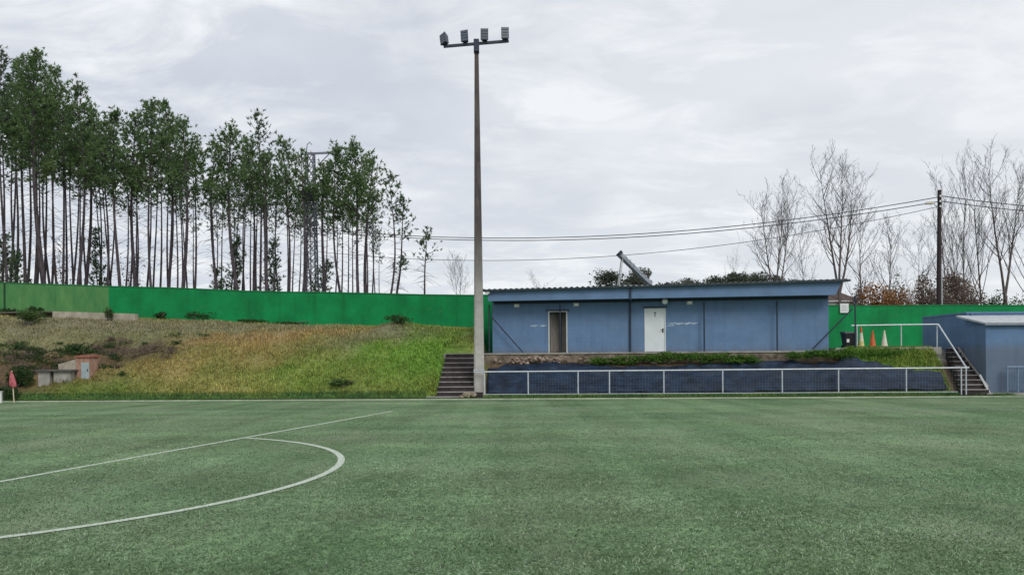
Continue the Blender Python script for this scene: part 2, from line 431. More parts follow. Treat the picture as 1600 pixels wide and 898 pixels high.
# ------------------------------------------------------------------ changing rooms
EX = Vector((BX1 - BX0, BY1 - BY0, 0)); BL = EX.length; ROT = math.atan2(EX.y, EX.x)
def s_of(x):
    q = (x - 800) / F; k = (BY1 - BY0) / BL; ex = EX.x / BL
    return (q * BY0 - BX0) / (ex - q * k)
def zf(x, y, d=0):
    s = s_of(x); Y = BY0 + s * EX.y / BL + d; return Zat(x, y, Y)
def block_extra(nt, tc, c, b):
    br = N(nt, 'ShaderNodeTexBrick'); mp = N(nt, 'ShaderNodeMapping'); mp.inputs['Rotation'].default_value = (R(90), 0, 0)
    nt.links.new(tc, mp.inputs[0]); nt.links.new(mp.outputs[0], br.inputs['Vector'])
    br.inputs['Scale'].default_value = 1; br.inputs['Brick Width'].default_value = .4; br.inputs['Row Height'].default_value = .2; br.inputs['Mortar Size'].default_value = .006
    br.inputs['Color1'].default_value = (1, 1, 1, 1); br.inputs['Color2'].default_value = (.93, .93, .93, 1); br.inputs['Mortar'].default_value = (.82, .82, .82, 1)
    c = mixrgb(nt, .8, c, br.outputs['Color'], 'MULTIPLY')
    dz = nz(nt, tc, 1.6, 6, .7, (1.5, 1.5, .2)); c = mixrgb(nt, mul(nt, ramp(nt, dz, .5, .75), .5), c, (.06, .10, .16))
    pt_ = nz(nt, tc, .5, 5, .6); c = mixrgb(nt, mul(nt, ramp(nt, pt_, .45, .7), .35), c, (.15, .215, .30))
    sx = N(nt, 'ShaderNodeSeparateXYZ'); nt.links.new(tc, sx.inputs[0]); wv = nz(nt, tc, 2.5, 6, .75)
    ad = N(nt, 'ShaderNodeMath', operation='MULTIPLY_ADD'); nt.links.new(wv, ad.inputs[0]); ad.inputs[1].default_value = -.9; nt.links.new(sx.outputs[2], ad.inputs[2])
    lo = N(nt, 'ShaderNodeMapRange'); lo.inputs[1].default_value = 1.95; lo.inputs[2].default_value = 1.6; nt.links.new(ad.outputs[0], lo.inputs[0])
    return mixrgb(nt, mul(nt, lo.outputs[0], .45), c, (.12, .115, .10))
m_blue = mat('blue_painted_blockwork', (.122, .205, .345), .75, .1, 1.2, bump=.25, bscale=30, extra=block_extra, spec=.25)
m_fascia = mat('blue_fascia', (.115, .195, .33), .6, .12, 1.5, spec=.3)
m_dark = mat('dark_blue_steel', (.02, .03, .055), .55, .25, 6)
m_roof = mat('corrugated_roof', (.02, .032, .04), .6, .3, 3)
m_white = mat('white_paint', (.68, .69, .68), .5, .06, 5)
m_whited = mat('white_door_paint', (.62, .66, .68), .45, .06, 2)
m_black = mat('black_plastic', (.012, .013, .018), .45, .2, 8)
m_conc = mat('weathered_concrete', (.3, .29, .26), .9, .25, 3, stain=.6, stain_col=(.09, .085, .07), bump=.3)
m_found = mat('foundation_stone', (.13, .105, .08), .95, .55, 2.5, col2=(.3, .24, .18), stain=.6, stain_col=(.05, .04, .02), bump=.8, bscale=9)
m_steel = mat('galvanised_steel', (.45, .48, .5), .45, .15, 10, metal=.35)
m_glass = mat('lamp_glass', (.8, .82, .85), .25, .05, 3)
m_inner = mat('bare_render', (.27, .25, .22), .9, .2, 2)
m_brownfloor = mat('earthy_floor', (.22, .16, .11), .9, .3, 3)
bd = thing('changing_room_block', 'long low blue changing room building with an open doorway and a white door', 'building', (BX0, BY0, 0), ROT)
ZB, ZT = PLAT, 5.0
d0, d1 = s_of(857), s_of(887); dz1 = 2.1 + 2.03; w0, w1 = s_of(1007.5), s_of(1040.5); wz1 = 2.1 + 2.08
T = .2; DEP = 4.2
mb = MB()
mb.box(0, d0, 0, T, ZB, ZT).box(d1, w0, 0, T, ZB, ZT).box(w1, BL, 0, T, ZB, ZT).box(d0, d1, 0, T, dz1, ZT).box(w0, w1, 0, T, wz1, ZT)
mb.box(0, T, T, DEP - T, ZB, ZT).box(BL - T, BL, T, DEP - T, ZB, ZT).box(0, BL, DEP - T, DEP, ZB, ZT)
mb.build('wall', m_blue, bd)
MB().box(d0 - .55, d0 - .45, T + .002, 1.0, ZB, ZT).box(d1 + .45, d1 + .55, T + .002, 1.0, ZB, ZT).box(d0 - .45, d1 + .45, .9, 1.0, ZB, ZT).build('inner_wall', m_inner, bd)
MB().box(d0 - .45, d1 + .45, T, .9, ZB - .1, ZB + .01).build('inner_floor', m_brownfloor, bd)
MB().box(-.4, BL + .1, -.3, DEP + .1, 1.2, ZB - .075).build('foundation', m_found, bd)
MB().box(-.45, BL + .15, -.34, DEP + .12, ZB - .075, ZB - .004).build('floor_slab', m_conc, bd)
# doorway frame, open
fr = MB(); fw = .06
fr.box(d0, d0 + fw, -.03, T + .02, ZB, dz1).box(d1 - fw, d1, -.03, T + .02, ZB, dz1).box(d0 + fw, d1 - fw, -.03, T + .02, dz1 - fw, dz1)
fr.build('door_frame', mat('worn_frame', (.45, .47, .47), .6, .2, 6), bd)
# a dark inner door standing ajar inside
dr = MB(); hx = d0 + fw + .02
dr.hexa([(hx, T + .05, ZB + .03), (hx + .04, T + .05, ZB + .03), (hx + .5, T + .62, ZB + .03), (hx + .46, T + .65, ZB + .03)], [(hx, T + .05, dz1 - .1), (hx + .04, T + .05, dz1 - .1), (hx + .5, T + .62, dz1 - .1), (hx + .46, T + .65, dz1 - .1)])
dr.build('door', mat('brown_grey_door', (.2, .18, .165), .7, .25, 3, stretch=(6, 6, .6)), bd)
# white door
wd = MB(); wd.box(w0 + .03, w1 - .03, .03, .08, ZB + .02, wz1 - .03)
for k in range(1, 7):
    x = w0 + .03 + (w1 - w0 - .06) * k / 7; wd.box(x - .006, x + .006, .024, .03, ZB + .1, wz1 - .1)
wdo = tag(wd.build('door', m_whited, bd), 'white closed door')
fr = MB(); fr.box(w0, w0 + .03, -.02, T, ZB, wz1).box(w1 - .03, w1, -.02, T, ZB, wz1).box(w0 + .03, w1 - .03, -.02, T, wz1 - .03, wz1)
fr.build('door_frame', m_white, bd)
h = MB(); h.box(w1 - .16, w1 - .1, .01, .03, ZB + .92, ZB + 1.12); h.tube([(w1 - .13, .02, ZB + 1.04), (w1 - .13, -.04, ZB + 1.04), (w1 - .25, -.04, ZB + 1.04)], .013, 8)
h.build('handle', m_black, wdo)
sx = s_of(1024); g = MB()       # small dark pictogram plate on the door
g.box(sx - .05, sx + .05, .018, .024, ZB + 1.86, ZB + 1.9); g.box(sx - .018, sx + .018, .018, .024, ZB + 1.68, ZB + 1.86)
g.build('door_sign', m_black, wdo)
MB().box(d0 - .1, d1 + .1, -.1, 0, dz1 + .002, dz1 + .05).build('door_hood', m_dark, bd)
MB().box(w0 - .06, w1 + .06, -.1, 0, wz1 + .03, wz1 + .09).build('door_hood', m_dark, bd)
# fascia and roof
OV = .75
def ztop(s): return 5.15 + .15 * s / BL
fa = MB(); s0, s1 = -.1, BL + .12
zb0, zb1 = 4.6, 4.62
fa.hexa([(s0, -OV, zb0), (s1, -OV, zb1), (s1, -OV + .06, zb1), (s0, -OV + .06, zb0)], [(s0, -OV, ztop(s0) - .06), (s1 + .28, -OV, ztop(s1) - .06), (s1 + .28, -OV + .06, ztop(s1) - .06), (s0, -OV + .06, ztop(s0) - .06)])
fa.build('fascia', m_fascia, bd)
sf = MB(); sf.hexa([(s0, -OV + .065, zb0 + .05), (s1, -OV + .065, zb1 + .05), (s1, -.002, zb1 + .05), (s0, -.002, zb0 + .05)], [(s0, -OV + .065, zb0 + .08), (s1, -OV + .065, zb1 + .08), (s1, -.002, zb1 + .08), (s0, -.002, zb0 + .08)])
sf.build('soffit', m_dark, bd)
bt = MB(); bt.box(s0 + .2, BL - .02, -.075, -.002, 4.5, 4.6); bt.build('eave_beam', m_dark, bd)
# corrugated roof sheet
rf = MB(); n = 64 * 4; sA, sB = -.35, BL + .72
for i in range(n + 1):
    s = sA + (sB - sA) * i / n; w = .035 * math.sin(TAU * i / 4); z = ztop(s) + w
    rf.v += [(s, -OV - .18, ztop(s) - .1), (s, -OV - .18, z), (s, DEP + .2, z + .32), (s, DEP + .2, z + .27)]
for i in range(n):
    k = 4 * i
    for a, b in ((0, 1), (1, 2), (2, 3), (3, 0)): rf.f.append((k + a, k + 4 + a, k + 4 + b, k + b)); rf.mi.append(0)
rf.f += [(0, 1, 2, 3), (4 * n + 3, 4 * n + 2, 4 * n + 1, 4 * n)]; rf.mi += [0, 0]
rf.build('roof', m_roof, bd)
MB().box(BL - T, BL - .003, 0, DEP, ZT + .002, 5.2).build('gable_infill', m_fascia, bd); MB().box(.003, T, 0, DEP, ZT + .002, 5.1).build('gable_infill', m_fascia, bd)
# drainpipe
sp = s_of(985)
MB().tube([(sp, -OV - .05, ztop(sp) - .05), (sp, -OV - .05, 4.58), (sp, -.07, 4.48), (sp, -.07, ZB + .02)], .045, 10).build('drainpipe', m_dark, bd)
# wall lamps
for x, y in ((808, 471), (901, 471.5), (1078, 466.5)):
    s, z = s_of(x), min(4.42, zf(x, y) - .02); l = MB()
    l.box(s - .13, s + .13, -.04, 0, z - .08, z + .08); b = l.build('wall_lamp', m_white, bd)
    l = MB(); l.hexa([(s - .11, -.042, z - .06), (s + .11, -.042, z - .06), (s + .11, -.042, z + .06), (s - .11, -.042, z + .06)][::-1], [(s - .08, -.14, z - .045), (s + .08, -.14, z - .045), (s + .08, -.14, z + .045), (s - .08, -.14, z + .045)][::-1]); l.build('glass', m_glass, b)
s, z = s_of(1039), zf(1039, 471)
l = MB(); l.box(s - .05, s + .05, -.1, 0, z - .05, z + .05); b = tag(l.build('wall_lamp', m_white, bd), 'round white globe lamp'); MB().ball((s, -.2, z), .15, 16).build('globe', m_glass, b)
MB().box(s0 - .12, s0 + .1, -OV - .14, -OV - .012, 4.95, 5.07).build('corner_lamp', m_white, bd)
# scuffed patches of white paint
m_scuff = mat('white_scuff', (.42, .5, .58), .8, .2, 20)
def scuff(x0, x1, y, hgt, seed):
    rnd = random.Random(seed); g = MB(); a, b = s_of(x0), s_of(x1); z = zf((x0 + x1) / 2, y); n = 26; up, dn = [], []
    for i in range(n + 1):
        s = a + (b - a) * i / n; mid = z + .02 * math.sin(i * .9 + seed) + .02 * (i / n); hh = hgt * (.25 + .75 * rnd.random()) * math.sin(math.pi * min(.97, max(.03, i / n))) ** .4
        up.append((s, -.004, mid + hh / 2)); dn.append((s, -.004, mid - hh / 2))
    for i in range(n): g.face([dn[i], dn[i + 1], up[i + 1], up[i]])
    g.build('paint_scuff', m_scuff, bd)
scuff(829, 841, 509, .08, 1); scuff(844, 854, 509, .09, 2); scuff(1041, 1056, 508.5, .05, 3); scuff(1048, 1091, 505.5, .09, 4); scuff(1042, 1064, 505, .05, 6)

# solar water heater panel on the roof
def to_world(s, d, z): return Vector((BX0, BY0, 0)) + Vector((EX.x / BL * s - EX.y / BL * d, EX.y / BL * s + EX.x / BL * d, z))
Yp = 39.0
pA, pB = P(969, 396, Yp), P(1018, 444, Yp); pB.z = max(pB.z, 5.5)
so = thing('solar_panel', 'tilted solar panel seen edge on standing on the blue building roof', 'solar panel', tuple(pB))
ud = (pA - pB).normalized(); vn = ud.cross(Vector((0, 1, 0))).normalized()
if vn.z < 0: vn = -vn
def slab(a, b, th0, th1, y0, y1):
    g = MB(); q = [a + vn * th0, b + vn * th0, b + vn * th1, a + vn * th1]
    g.hexa([(p.x, p.y + y0, p.z) for p in q], [(p.x, p.y + y1, p.z) for p in q]); return g
slab(pA, pB, -.06, .1, 0, .75).build('frame', mat('panel_frame', (.28, .32, .36), .5, .3, 6), so)
slab(pA - ud * .06, pB + ud * .06, .102, .112, .05, .7).build('glass', mat('panel_glass', (.02, .03, .06), .1, .1), so)
g = MB(); pp = pA - ud * .25
slab(pA + ud * .1, pA - ud * .06, -.05, .14, -.06, .8).build('header_pipe', m_dark, so)
ub = [pA - ud * (.35 + .28 * i) for i in range(6)]
for q in ub: MB().box(q.x + vn.x * .1 - .03, q.x + vn.x * .1 + .03, q.y - .03, q.y - .001, q.z + vn.z * .1 - .05, q.z + vn.z * .1 + .05).build('clip', m_steel, so)
for yy in (.08, .66):
    g = MB(); g.beam((pA.x + .15, pA.y + yy, pA.z - .2), (pA.x - .05, pA.y + yy, 5.52), .045, .045); g.build('support_leg', m_steel, so)
g = MB(); g.beam((pA.x - .05, pA.y + .1, 5.5), (pB.x, pA.y + .1, 5.5), .05, .05); g.build('base_rail', m_steel, so)

# landing and platform strips
MB().box(-3.35, -1.36, 37.62, 38.9, 1.6, 2.085).build('landing', m_conc)['kind'] = 'structure'
g = MB(); g.hexa([(15.1, 35.85, 1.9), (20.0, 35.75, 1.9), (20.0, 37.4, 1.9), (15.1, 37.4, 1.9)], [(15.1, 35.85, 2.22), (20.0, 35.75, 2.22), (20.0, 37.4, 2.22), (15.1, 37.4, 2.22)])
tag(g.build('terrace_path', m_conc), kind='structure')

# ------------------------------------------------------------------ fence posts in front of the building
fn = thing('boundary_fence', 'dark steel fence posts with slanting end braces in front of the blue building', 'fence', (BX0, BY0, 0), ROT)
def fpost(s, z0, z1, d): MB().tube([(s, d, z0), (s, d, z1)], .035, 8).build('post', m_dark, fn)
fd = -.26
for x in (877, 1102, 1216):
    fpost(s_of(x) * .993, ZB, 4.42, fd)
def brace(xa, ya, xb, yb):
    sa, sb = s_of(xa) * .993, s_of(xb) * .993
    MB().tube([(sa, fd - .02, zf(xa, ya, -.26)), (sb, fd - .02, zf(xb, yb, -.26))], .03, 8).build('brace', m_dark, fn)
brace(769, 494, 820, 552); brace(1334, 482, 1271, 545)
fpost(s_of(766), ZB, 4.45, fd); fpost(s_of(1334), 2.2, 4.62, fd)

# ------------------------------------------------------------------ shade cloth on the slope
def cloth_z(X, Y): return emb(X, Y)
def tarp_extra(nt, tc, c, b):
    w = nz(nt, tc, 3.5, 6, .65, (.6, 1, 1)); return mixrgb(nt, mul(nt, ramp(nt, w, .45, .7), .6), c, (.026, .05, .092))
m_tarp = mat('navy_shade_cloth', (.006, .016, .036), .65, .6, 1.4, bump=.9, bscale=6, extra=tarp_extra, spec=.3)
g = MB(); NXc, NYc = 170, 18
for j in range(NYc + 1):
    for i in range(NXc + 1):
        X = -1.15 + 20.55 * i / NXc; f = Yt(X) + 1.0; e = Ye(X); tt = lerp_table(TOPS, X) + .06 * noise.noise(Vector((X * 2.2, 0, 5)))
        if X > 15: e = f + 1.1
        Y = f + (e - f) * tt * j / NYc
        wv = .11 * abs(noise.fractal(Vector((X * .8, Y * 2.6 + X * .5, 1)), 1., 2., 5)) + .05 * noise.noise(Vector((X * .45, Y * 1.7, 8)))
        g.v.append((X, Y - .05 - wv * .9, max(.1, cloth_z(X, Y)) + .05 + wv))
for j in range(NYc):
    for i in range(NXc):
        a = j * (NXc + 1) + i; g.f.append((a, a + 1, a + NXc + 2, a + NXc + 1)); g.mi.append(0)
ob = g.build('shade_cloth', m_tarp, smooth=True)
tag(ob, 'wrinkled navy shade cloth pinned over the slope below the blue building', 'tarpaulin')
md = ob.modifiers.new('thick', 'SOLIDIFY'); md.thickness = .012

# ------------------------------------------------------------------ railing with mesh
m_rail = mat('rail_paint', (.5, .54, .58), .5, .15, 8, metal=.2)
m_wire = mat('mesh_wire', (.22, .27, .33), .5, .1, metal=.4)
def Yr_(X): return Yt(X) + .72
ra = thing('pitch_railing', 'grey tubular railing with wire mesh running along the foot of the slope', 'railing', (8, Yr_(8), 0))
RT = 1.22
def rz(X): return ground_z(X, Yr_(X), False)
x0r, x1r = Xat(740, 34.8), Xat(1514, 34)
MB().tube([(X, Yr_(X), RT + .05 * (X - x0r) / (x1r - x0r)) for X in np.linspace(x0r, x1r, 12)], .032, 8).build('top_rail', m_rail, ra)
MB().tube([(X, Yr_(X), .2) for X in np.linspace(x0r + .4, x1r - .5, 12)], .02, 6).build('bottom_rail', m_rail, ra)
posts = [Xat(x, Yr_(Xat(x, 34.5))) for x in (757, 825, 903, 952, 1037, 1129, 1222, 1310, 1416, 1502, 1509.5)]
for X in posts:
    MB().tube([(X, Yr_(X), -.05), (X, Yr_(X), RT + .05 * (X - x0r) / (x1r - x0r) - .03)], .03, 8).build('post', m_rail, ra)
g = MB()
def wire(p, q): g.tube([p, q], .0026, 3, cap=False)
xx = posts[1] + .08
while xx < posts[-2]:
    wire((xx, Yr_(xx) + .035, .2), (xx, Yr_(xx) + .035, RT - .03)); xx += .13
for k in range(8):
    z = .24 + k * .13; wire((posts[1], Yr_(posts[1]) + .04, z), (posts[-2], Yr_(posts[-2]) + .04, z))
g.build('wire_mesh', m_wire, ra)

# handrail beside the right steps
ha = thing('terrace_handrail', 'pale tubular handrail at the terrace edge sloping down beside the right steps', 'railing', (18, 36.2, 2.2))
a, b, c2 = P(1330, 508.5, 36.4), P(1466, 506.5, 36.2), P(1511, 576, 34.2)
MB().tube([a, P(1400, 507.3, 36.3), b], .032, 8).build('top_rail', m_rail, ha)
MB().tube([b, c2], .036, 8).build('sloping_rail', m_rail, ha)
for x in (1339, 1408, 1464):
    p = P(x, 508, 36.3); MB().tube([(p.x, p.y, 2.2), (p.x, p.y, p.z - .02)], .028, 8).build('post', m_rail, ha)
p = P(1511, 577, 34.2)

# ------------------------------------------------------------------ steps
m_tread = mat('step_tread', (.27, .25, .24), .9, .3, 5, stain=.6, stain_col=(.07, .06, .05))
m_riser = mat('step_riser', (.035, .028, .03), .95, .4, 4, stain=.6, stain_col=(.015, .012, .012))
def steps(name, label, xl0, xr0, y0, xl1, xr1, y1, z0, z1, n, group=None):
    st = thing(name, label, 'steps', ((xl0 + xr0) / 2, y0, z0), group=group)
    b, t = MB(), MB(); rise = (z1 - z0) / n
    for i in range(n):
        f0, f1 = i / n, 1.
        xl = xl0 + (xl1 - xl0) * f0; xr = xr0 + (xr1 - xr0) * f0; y = y0 + (y1 - y0) * f0; ye = y0 + (y1 - y0) * (i + 1) / n + (.14 if i < n - 1 else 0)
        top = z0 + rise * (i + 1)
        b.box(xl, xr, y, ye, max(-.1, top - rise - .25), top - .04)
        t.box(xl - .012, xr + .012, y - .03, ye - .05, top - .04, top - .001 * i)
    b.build('riser', m_riser, st); t.build('tread', m_tread, st)
    return st
sl = steps('concrete_steps', 'dark concrete steps climbing the bank beside the floodlight mast', Xat(683, 34.9), -1.33, 34.75, Xat(698, 37.5), -1.36, 37.6, .12, 2.1, 9)
g = MB(); g.box(-3.86, -2.3, 34.36, 34.72, 0., .14); g.build('bottom_step', m_tread, sl)
g = MB(); random.seed(3)
def rock(mb, c, r, seed, sq=.7):
    rnd = random.Random(seed); k = len(mb.v); n, m_ = 9, 6
    for i in range(m_ + 1):
        for j in range(n):
            a, e = TAU * j / n, math.pi * i / m_
            q = r * (.75 + .4 * rnd.random()) if 0 < i < m_ else r * .8
            mb.v.append((c[0] + q * math.sin(e) * math.cos(a), c[1] + q * math.sin(e) * math.sin(a), c[2] - q * sq * math.cos(e)))
    for i in range(m_):
        for j in range(n):
            a, b = k + i * n + j, k + i * n + (j + 1) % n; mb.f.append((a, b, b + n, a + n)); mb.mi.append(0)
m_rock = mat('field_stone', (.26, .22, .16), .95, .35, 5, stain=.4, bump=.6, bscale=12)
rl = ['pale stone lying at the foot of the mast left of the railing', 'larger brown stone at the right end of the lowest step', 'small stone beside the lowest concrete step']
for i, (X, Y, z, r) in enumerate(((-1.78, 34.66, .2, .17), (-2.05, 34.55, .2, .22), (-2.28, 34.35, .1, .12))):
    g = MB(); rock(g, (X, Y, z), r, i); tag(g.build('stone', m_rock, origin=(X, Y, 0)), rl[i], 'stone')
sr = steps('concrete_steps', 'dark narrow steps between the grass slope and the blue shed', Xat(1511, 33.9), 21.2, 34.15, Xat(1486, 36.5), 21.2, 36.8, .1, 2.2, 10)
# sloping white edge of the right steps
g = MB(); g.beam((21.25, 34.3, .4), (21.25, 36.6, 2.2), .07, .07); g.build('side_kerb', m_conc, sr)

# ------------------------------------------------------------------ floodlight mast
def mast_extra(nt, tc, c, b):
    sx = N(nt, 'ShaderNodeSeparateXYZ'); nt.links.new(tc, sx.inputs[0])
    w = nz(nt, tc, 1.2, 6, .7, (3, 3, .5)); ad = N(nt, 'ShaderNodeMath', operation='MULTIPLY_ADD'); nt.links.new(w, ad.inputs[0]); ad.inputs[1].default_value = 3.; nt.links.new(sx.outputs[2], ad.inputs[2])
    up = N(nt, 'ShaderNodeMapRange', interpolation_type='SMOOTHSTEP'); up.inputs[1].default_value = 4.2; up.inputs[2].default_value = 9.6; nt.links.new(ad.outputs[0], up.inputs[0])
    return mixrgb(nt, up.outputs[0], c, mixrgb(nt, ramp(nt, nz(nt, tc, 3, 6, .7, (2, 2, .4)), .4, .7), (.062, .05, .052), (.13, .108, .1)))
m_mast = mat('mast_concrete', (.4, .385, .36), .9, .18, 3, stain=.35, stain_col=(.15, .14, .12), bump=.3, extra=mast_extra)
m_lamp = mat('floodlight_housing', (.05, .06, .085), .5, .2, 6)
m_lens = mat('floodlight_glass', (.085, .105, .135), .25, .2, 12)
Ym = 35.25
mb0 = P(749, 603, Ym); mtp = P(744.5, 66, Ym)
ms = thing('floodlight_mast', 'tall tapered concrete floodlight mast with four lamps beside the steps', 'floodlight', (mb0.x, Ym, 0))
g = MB()
def ms_ring(z, wx, wy, cx): return [(cx - wx, Ym - wy, z), (cx + wx, Ym - wy, z), (cx + wx, Ym + wy, z), (cx - wx, Ym + wy, z)]
NS = 14; prev = None
for i in range(NS + 1):
    f = i / NS; z = .0 + (mtp.z - 0) * f; cx = mb0.x + (mtp.x - mb0.x) * f; w = .245 + (.088 - .245) * f; ch = w * .3
    ring = [(cx - w + ch, Ym - w, z), (cx + w - ch, Ym - w, z), (cx + w, Ym - w + ch, z), (cx + w, Ym + w - ch, z), (cx + w - ch, Ym + w, z), (cx - w + ch, Ym + w, z), (cx - w, Ym + w - ch, z), (cx - w, Ym - w + ch, z)]
    k = len(g.v); g.v += ring
    if i:
        for j in range(8): g.f.append((k - 8 + j, k - 8 + (j + 1) % 8, k + (j + 1) % 8, k + j)); g.mi.append(0)
g.f.append(tuple(range(len(g.v) - 8, len(g.v)))); g.mi.append(0)
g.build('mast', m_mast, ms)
g = MB(); a, b = P(693, 73, Ym - .14), P(795, 64.5, Ym - .14); g.beam(a, b, .1, .11); g.build('crossarm', m_dark, ms)
g = MB(); g.box(mtp.x - .12, mtp.x + .12, Ym - .22, Ym + .13, mtp.z - .5, mtp.z + .06); g.build('clamp', m_dark, ms)
g = MB(); w = .2; z = 1.25; g.box(mb0.x - .25, mb0.x + .25, Ym - .255, Ym - .2, 1.28, 1.34); g.build('band', m_steel, ms)
for i, (x, y, yaw, tilt) in enumerate(((694, 62, -.75, .16), (726.5, 58, -.22, .05), (757, 55.5, .0, 0), (789, 53.5, .05, 0))):
    c = P(x, y, Ym - .16); rot = Matrix.Rotation(yaw, 3, 'Z') @ Matrix.Rotation(R(-10), 3, 'X') @ Matrix.Rotation(-tilt * 2, 3, 'Y')
    def tr(lst): return [c + rot @ Vector(p) for p in lst]
    hw, hh = .175, .28
    fr_ = [(-hw, -.1, -hh), (hw, -.1, -hh), (hw, -.1, hh), (-hw, -.1, hh)]; bk = [(-hw * .6, .17, -hh * .7), (hw * .6, .17, -hh * .7), (hw * .6, .17, hh * .8), (-hw * .6, .17, hh * .8)]
    g = MB(); g.hexa(tr(fr_)[::-1], tr(bk)[::-1])
    fl = g.build('floodlight', m_lamp, ms)
    g = MB()
    for k in range(4):
        z0 = -hh + .03 + k * .135; g.hexa(tr([(-hw + .02, -.118, z0), (hw - .02, -.118, z0), (hw - .02, -.102, z0), (-hw + .02, -.102, z0)]), tr([(-hw + .02, -.118, z0 + .1), (hw - .02, -.118, z0 + .1), (hw - .02, -.102, z0 + .1), (-hw + .02, -.102, z0 + .1)]))
    g.build('lens', m_lens, fl)
    g = MB(); q = tr([(0, .04, -hh * .6)])[0]; fr_x = (x + 4 * (i == 0) - 693) / 102; base = a.lerp(b, min(.985, max(.015, fr_x))); g.beam(q, (base.x, base.y, base.z + .05), .16, .05); g.build('bracket', m_dark, fl)

# ------------------------------------------------------------------ right hand blue block and shed
m_blue2 = mat('blue_shed_wall', (.105, .185, .325), .7, .1, 1., bump=.2, bscale=30, extra=block_extra, spec=.3)
m_sheet = mat('shed_roof_sheet', (.4, .42, .44), .5, .15, 4)
bk = thing('blue_store_block', 'taller blue rendered block behind the shed at the right edge', 'building', (24, 36.4, 0))
g = MB(); g.box(21.5, 34, 36.3, 40.2, -.1, 3.8); g.build('wall', m_blue2, bk)
MB().box(21.47, 34.03, 36.27, 40.23, 3.8, 3.87).build('parapet', m_fascia, bk)
MB().tube([(21.72, 36.25, 3.8), (21.72, 36.25, 3.3), (21.5, 36.2, 3.25), (21.5, 36.2, 2.3)], .04, 8).build('drainpipe', m_fascia, bk)
sh = thing('blue_shed', 'small blue shed with a pale sloping roof beside the right steps', 'shed', (21.35, 34.6, 0))
ys = 34.55
g = MB(); g.box(21.32, 32, ys, 36.22, 0., 3.18); g.build('wall', m_blue2, sh)
g = MB(); g.hexa([(21.2, ys - .14, 3.2), (32.1, ys - .14, 3.2), (32.1, 36.22, 3.62), (20.95, 36.22, 3.62)], [(21.2, ys - .14, 3.28), (32.1, ys - .14, 3.28), (32.1, 36.22, 3.7), (20.95, 36.22, 3.7)]); g.build('roof', m_sheet, sh)
g = MB(); g.hexa([(21.4, ys + .01, 3.18), (31.9, ys + .01, 3.18), (31.9, 36.2, 3.18), (21.4, 36.2, 3.18)], [(21.4, ys + .01, 3.195), (31.9, ys + .01, 3.195), (31.9, 36.2, 3.61), (21.4, 36.2, 3.61)]); g.build('gable', m_blue2, sh)
g = MB(); g.box(21.2, 32.1, ys - .17, ys - .142, 3.16, 3.26); g.build('gutter', mat('grey_gutter', (.22, .25, .29), .5), sh)
g = MB(); g.hexa([(21.05, ys - .5, 0), (32, ys - .62, 0), (32, ys, 0), (21.25, ys, 0)], [(21.05, ys - .5, .13), (32, ys - .62, .13), (32, ys, .13), (21.25, ys, .13)]); g.build('plinth', m_conc, sh)
g = MB(); g.beam((21.27, ys - .35, .13), (20.98, ys - .1, .95), .07, .07); g.build('corner_guard', m_white, sh)
# low metal barrier in front of the shed
ba = thing('metal_barrier', 'low blue grey metal barrier with mesh in front of the blue shed', 'barrier', (22.3, ys - .35, .13))
bx = [Xat(1574, ys - .35), Xat(1590.5, ys - .35), Xat(1590.5, ys - .35) + 1.4]; bz = Zat(1580, 573, ys - .35)
m_bar = mat('barrier_paint', (.17, .24, .34), .5, .2, 7)
for X in bx: MB().tube([(X, ys - .35, .13), (X, ys - .35, bz)], .03, 8).build('post', m_bar, ba)
MB().tube([(bx[0] - .03, ys - .35, bz), (bx[-1] + .2, ys - .35, bz)], .035, 8).build('top_rail', m_bar, ba)
g = MB(); X = bx[0]
while X < bx[-1]: g.tube([(X, ys - .34, .3), (X, ys - .34, bz - .02)], .008, 4); X += .07
for k in range(9): g.tube([(bx[0], ys - .335, .3 + k * .1), (bx[-1], ys - .335, .3 + k * .1)], .008, 4)
g.build('mesh_panel', m_bar, ba)

# ------------------------------------------------------------------ things on the terrace
m_or = mat('orange_plastic', (.55, .11, .03), .5, .15, 6, stain=.3, stain_col=(.25, .1, .05))
m_wh = mat('pale_plastic', (.62, .62, .5), .5, .12, 6, stain=.3, stain_col=(.35, .32, .2))
m_yel = mat('yellowed_plastic', (.55, .5, .2), .5, .2, 6)
def cone(x, label, mats, h=.75, Yc=36.75):
    p = P(x, 543, Yc); z = 2.222; t = thing('traffic_cone', label, 'traffic cone', (p.x, Yc, z), group='traffic cones on the terrace')
    MB().box(p.x - .19, p.x + .19, Yc - .19, Yc + .19, z, z + .045).build('base', mats[0], t)
    r = lambda f: .15 + (.03 - .15) * f
    for nm, f0, f1, mm in (('lower_band', 0, .3, mats[0]), ('middle_band', .3, .72, mats[1]), ('tip', .72, 1, mats[2])):
        MB().lathe((p.x, Yc, z + .045), [(r(f0), h * f0), (r(f1), h * f1)], 16).build(nm, mm, t)
cone(1345.5, 'tallest cone, pale with yellowed foot and orange tip, nearest the bin', (m_yel, m_wh, m_or), .95)
cone(1363.5, 'all orange traffic cone standing between two pale cones', (m_or, m_or, m_or), .78)
cone(1382, 'slim white traffic cone at the end of the three', (m_wh, m_wh, m_wh), .78)
p = P(1326, 540, 36.7); bn = thing('wheelie_bin', 'black plastic bin on the terrace beside the pale cone', 'bin', (p.x, 36.7, 2.22))
x, y, z = p.x, 36.7, 2.222
MB().hexa([(x - .2, y - .2, z + .04), (x + .2, y - .2, z + .04), (x + .2, y + .2, z + .04), (x - .2, y + .2, z + .04)], [(x - .27, y - .27, z + .68), (x + .27, y - .27, z + .68), (x + .27, y + .27, z + .68), (x - .27, y + .27, z + .68)]).build('body', m_black, bn)
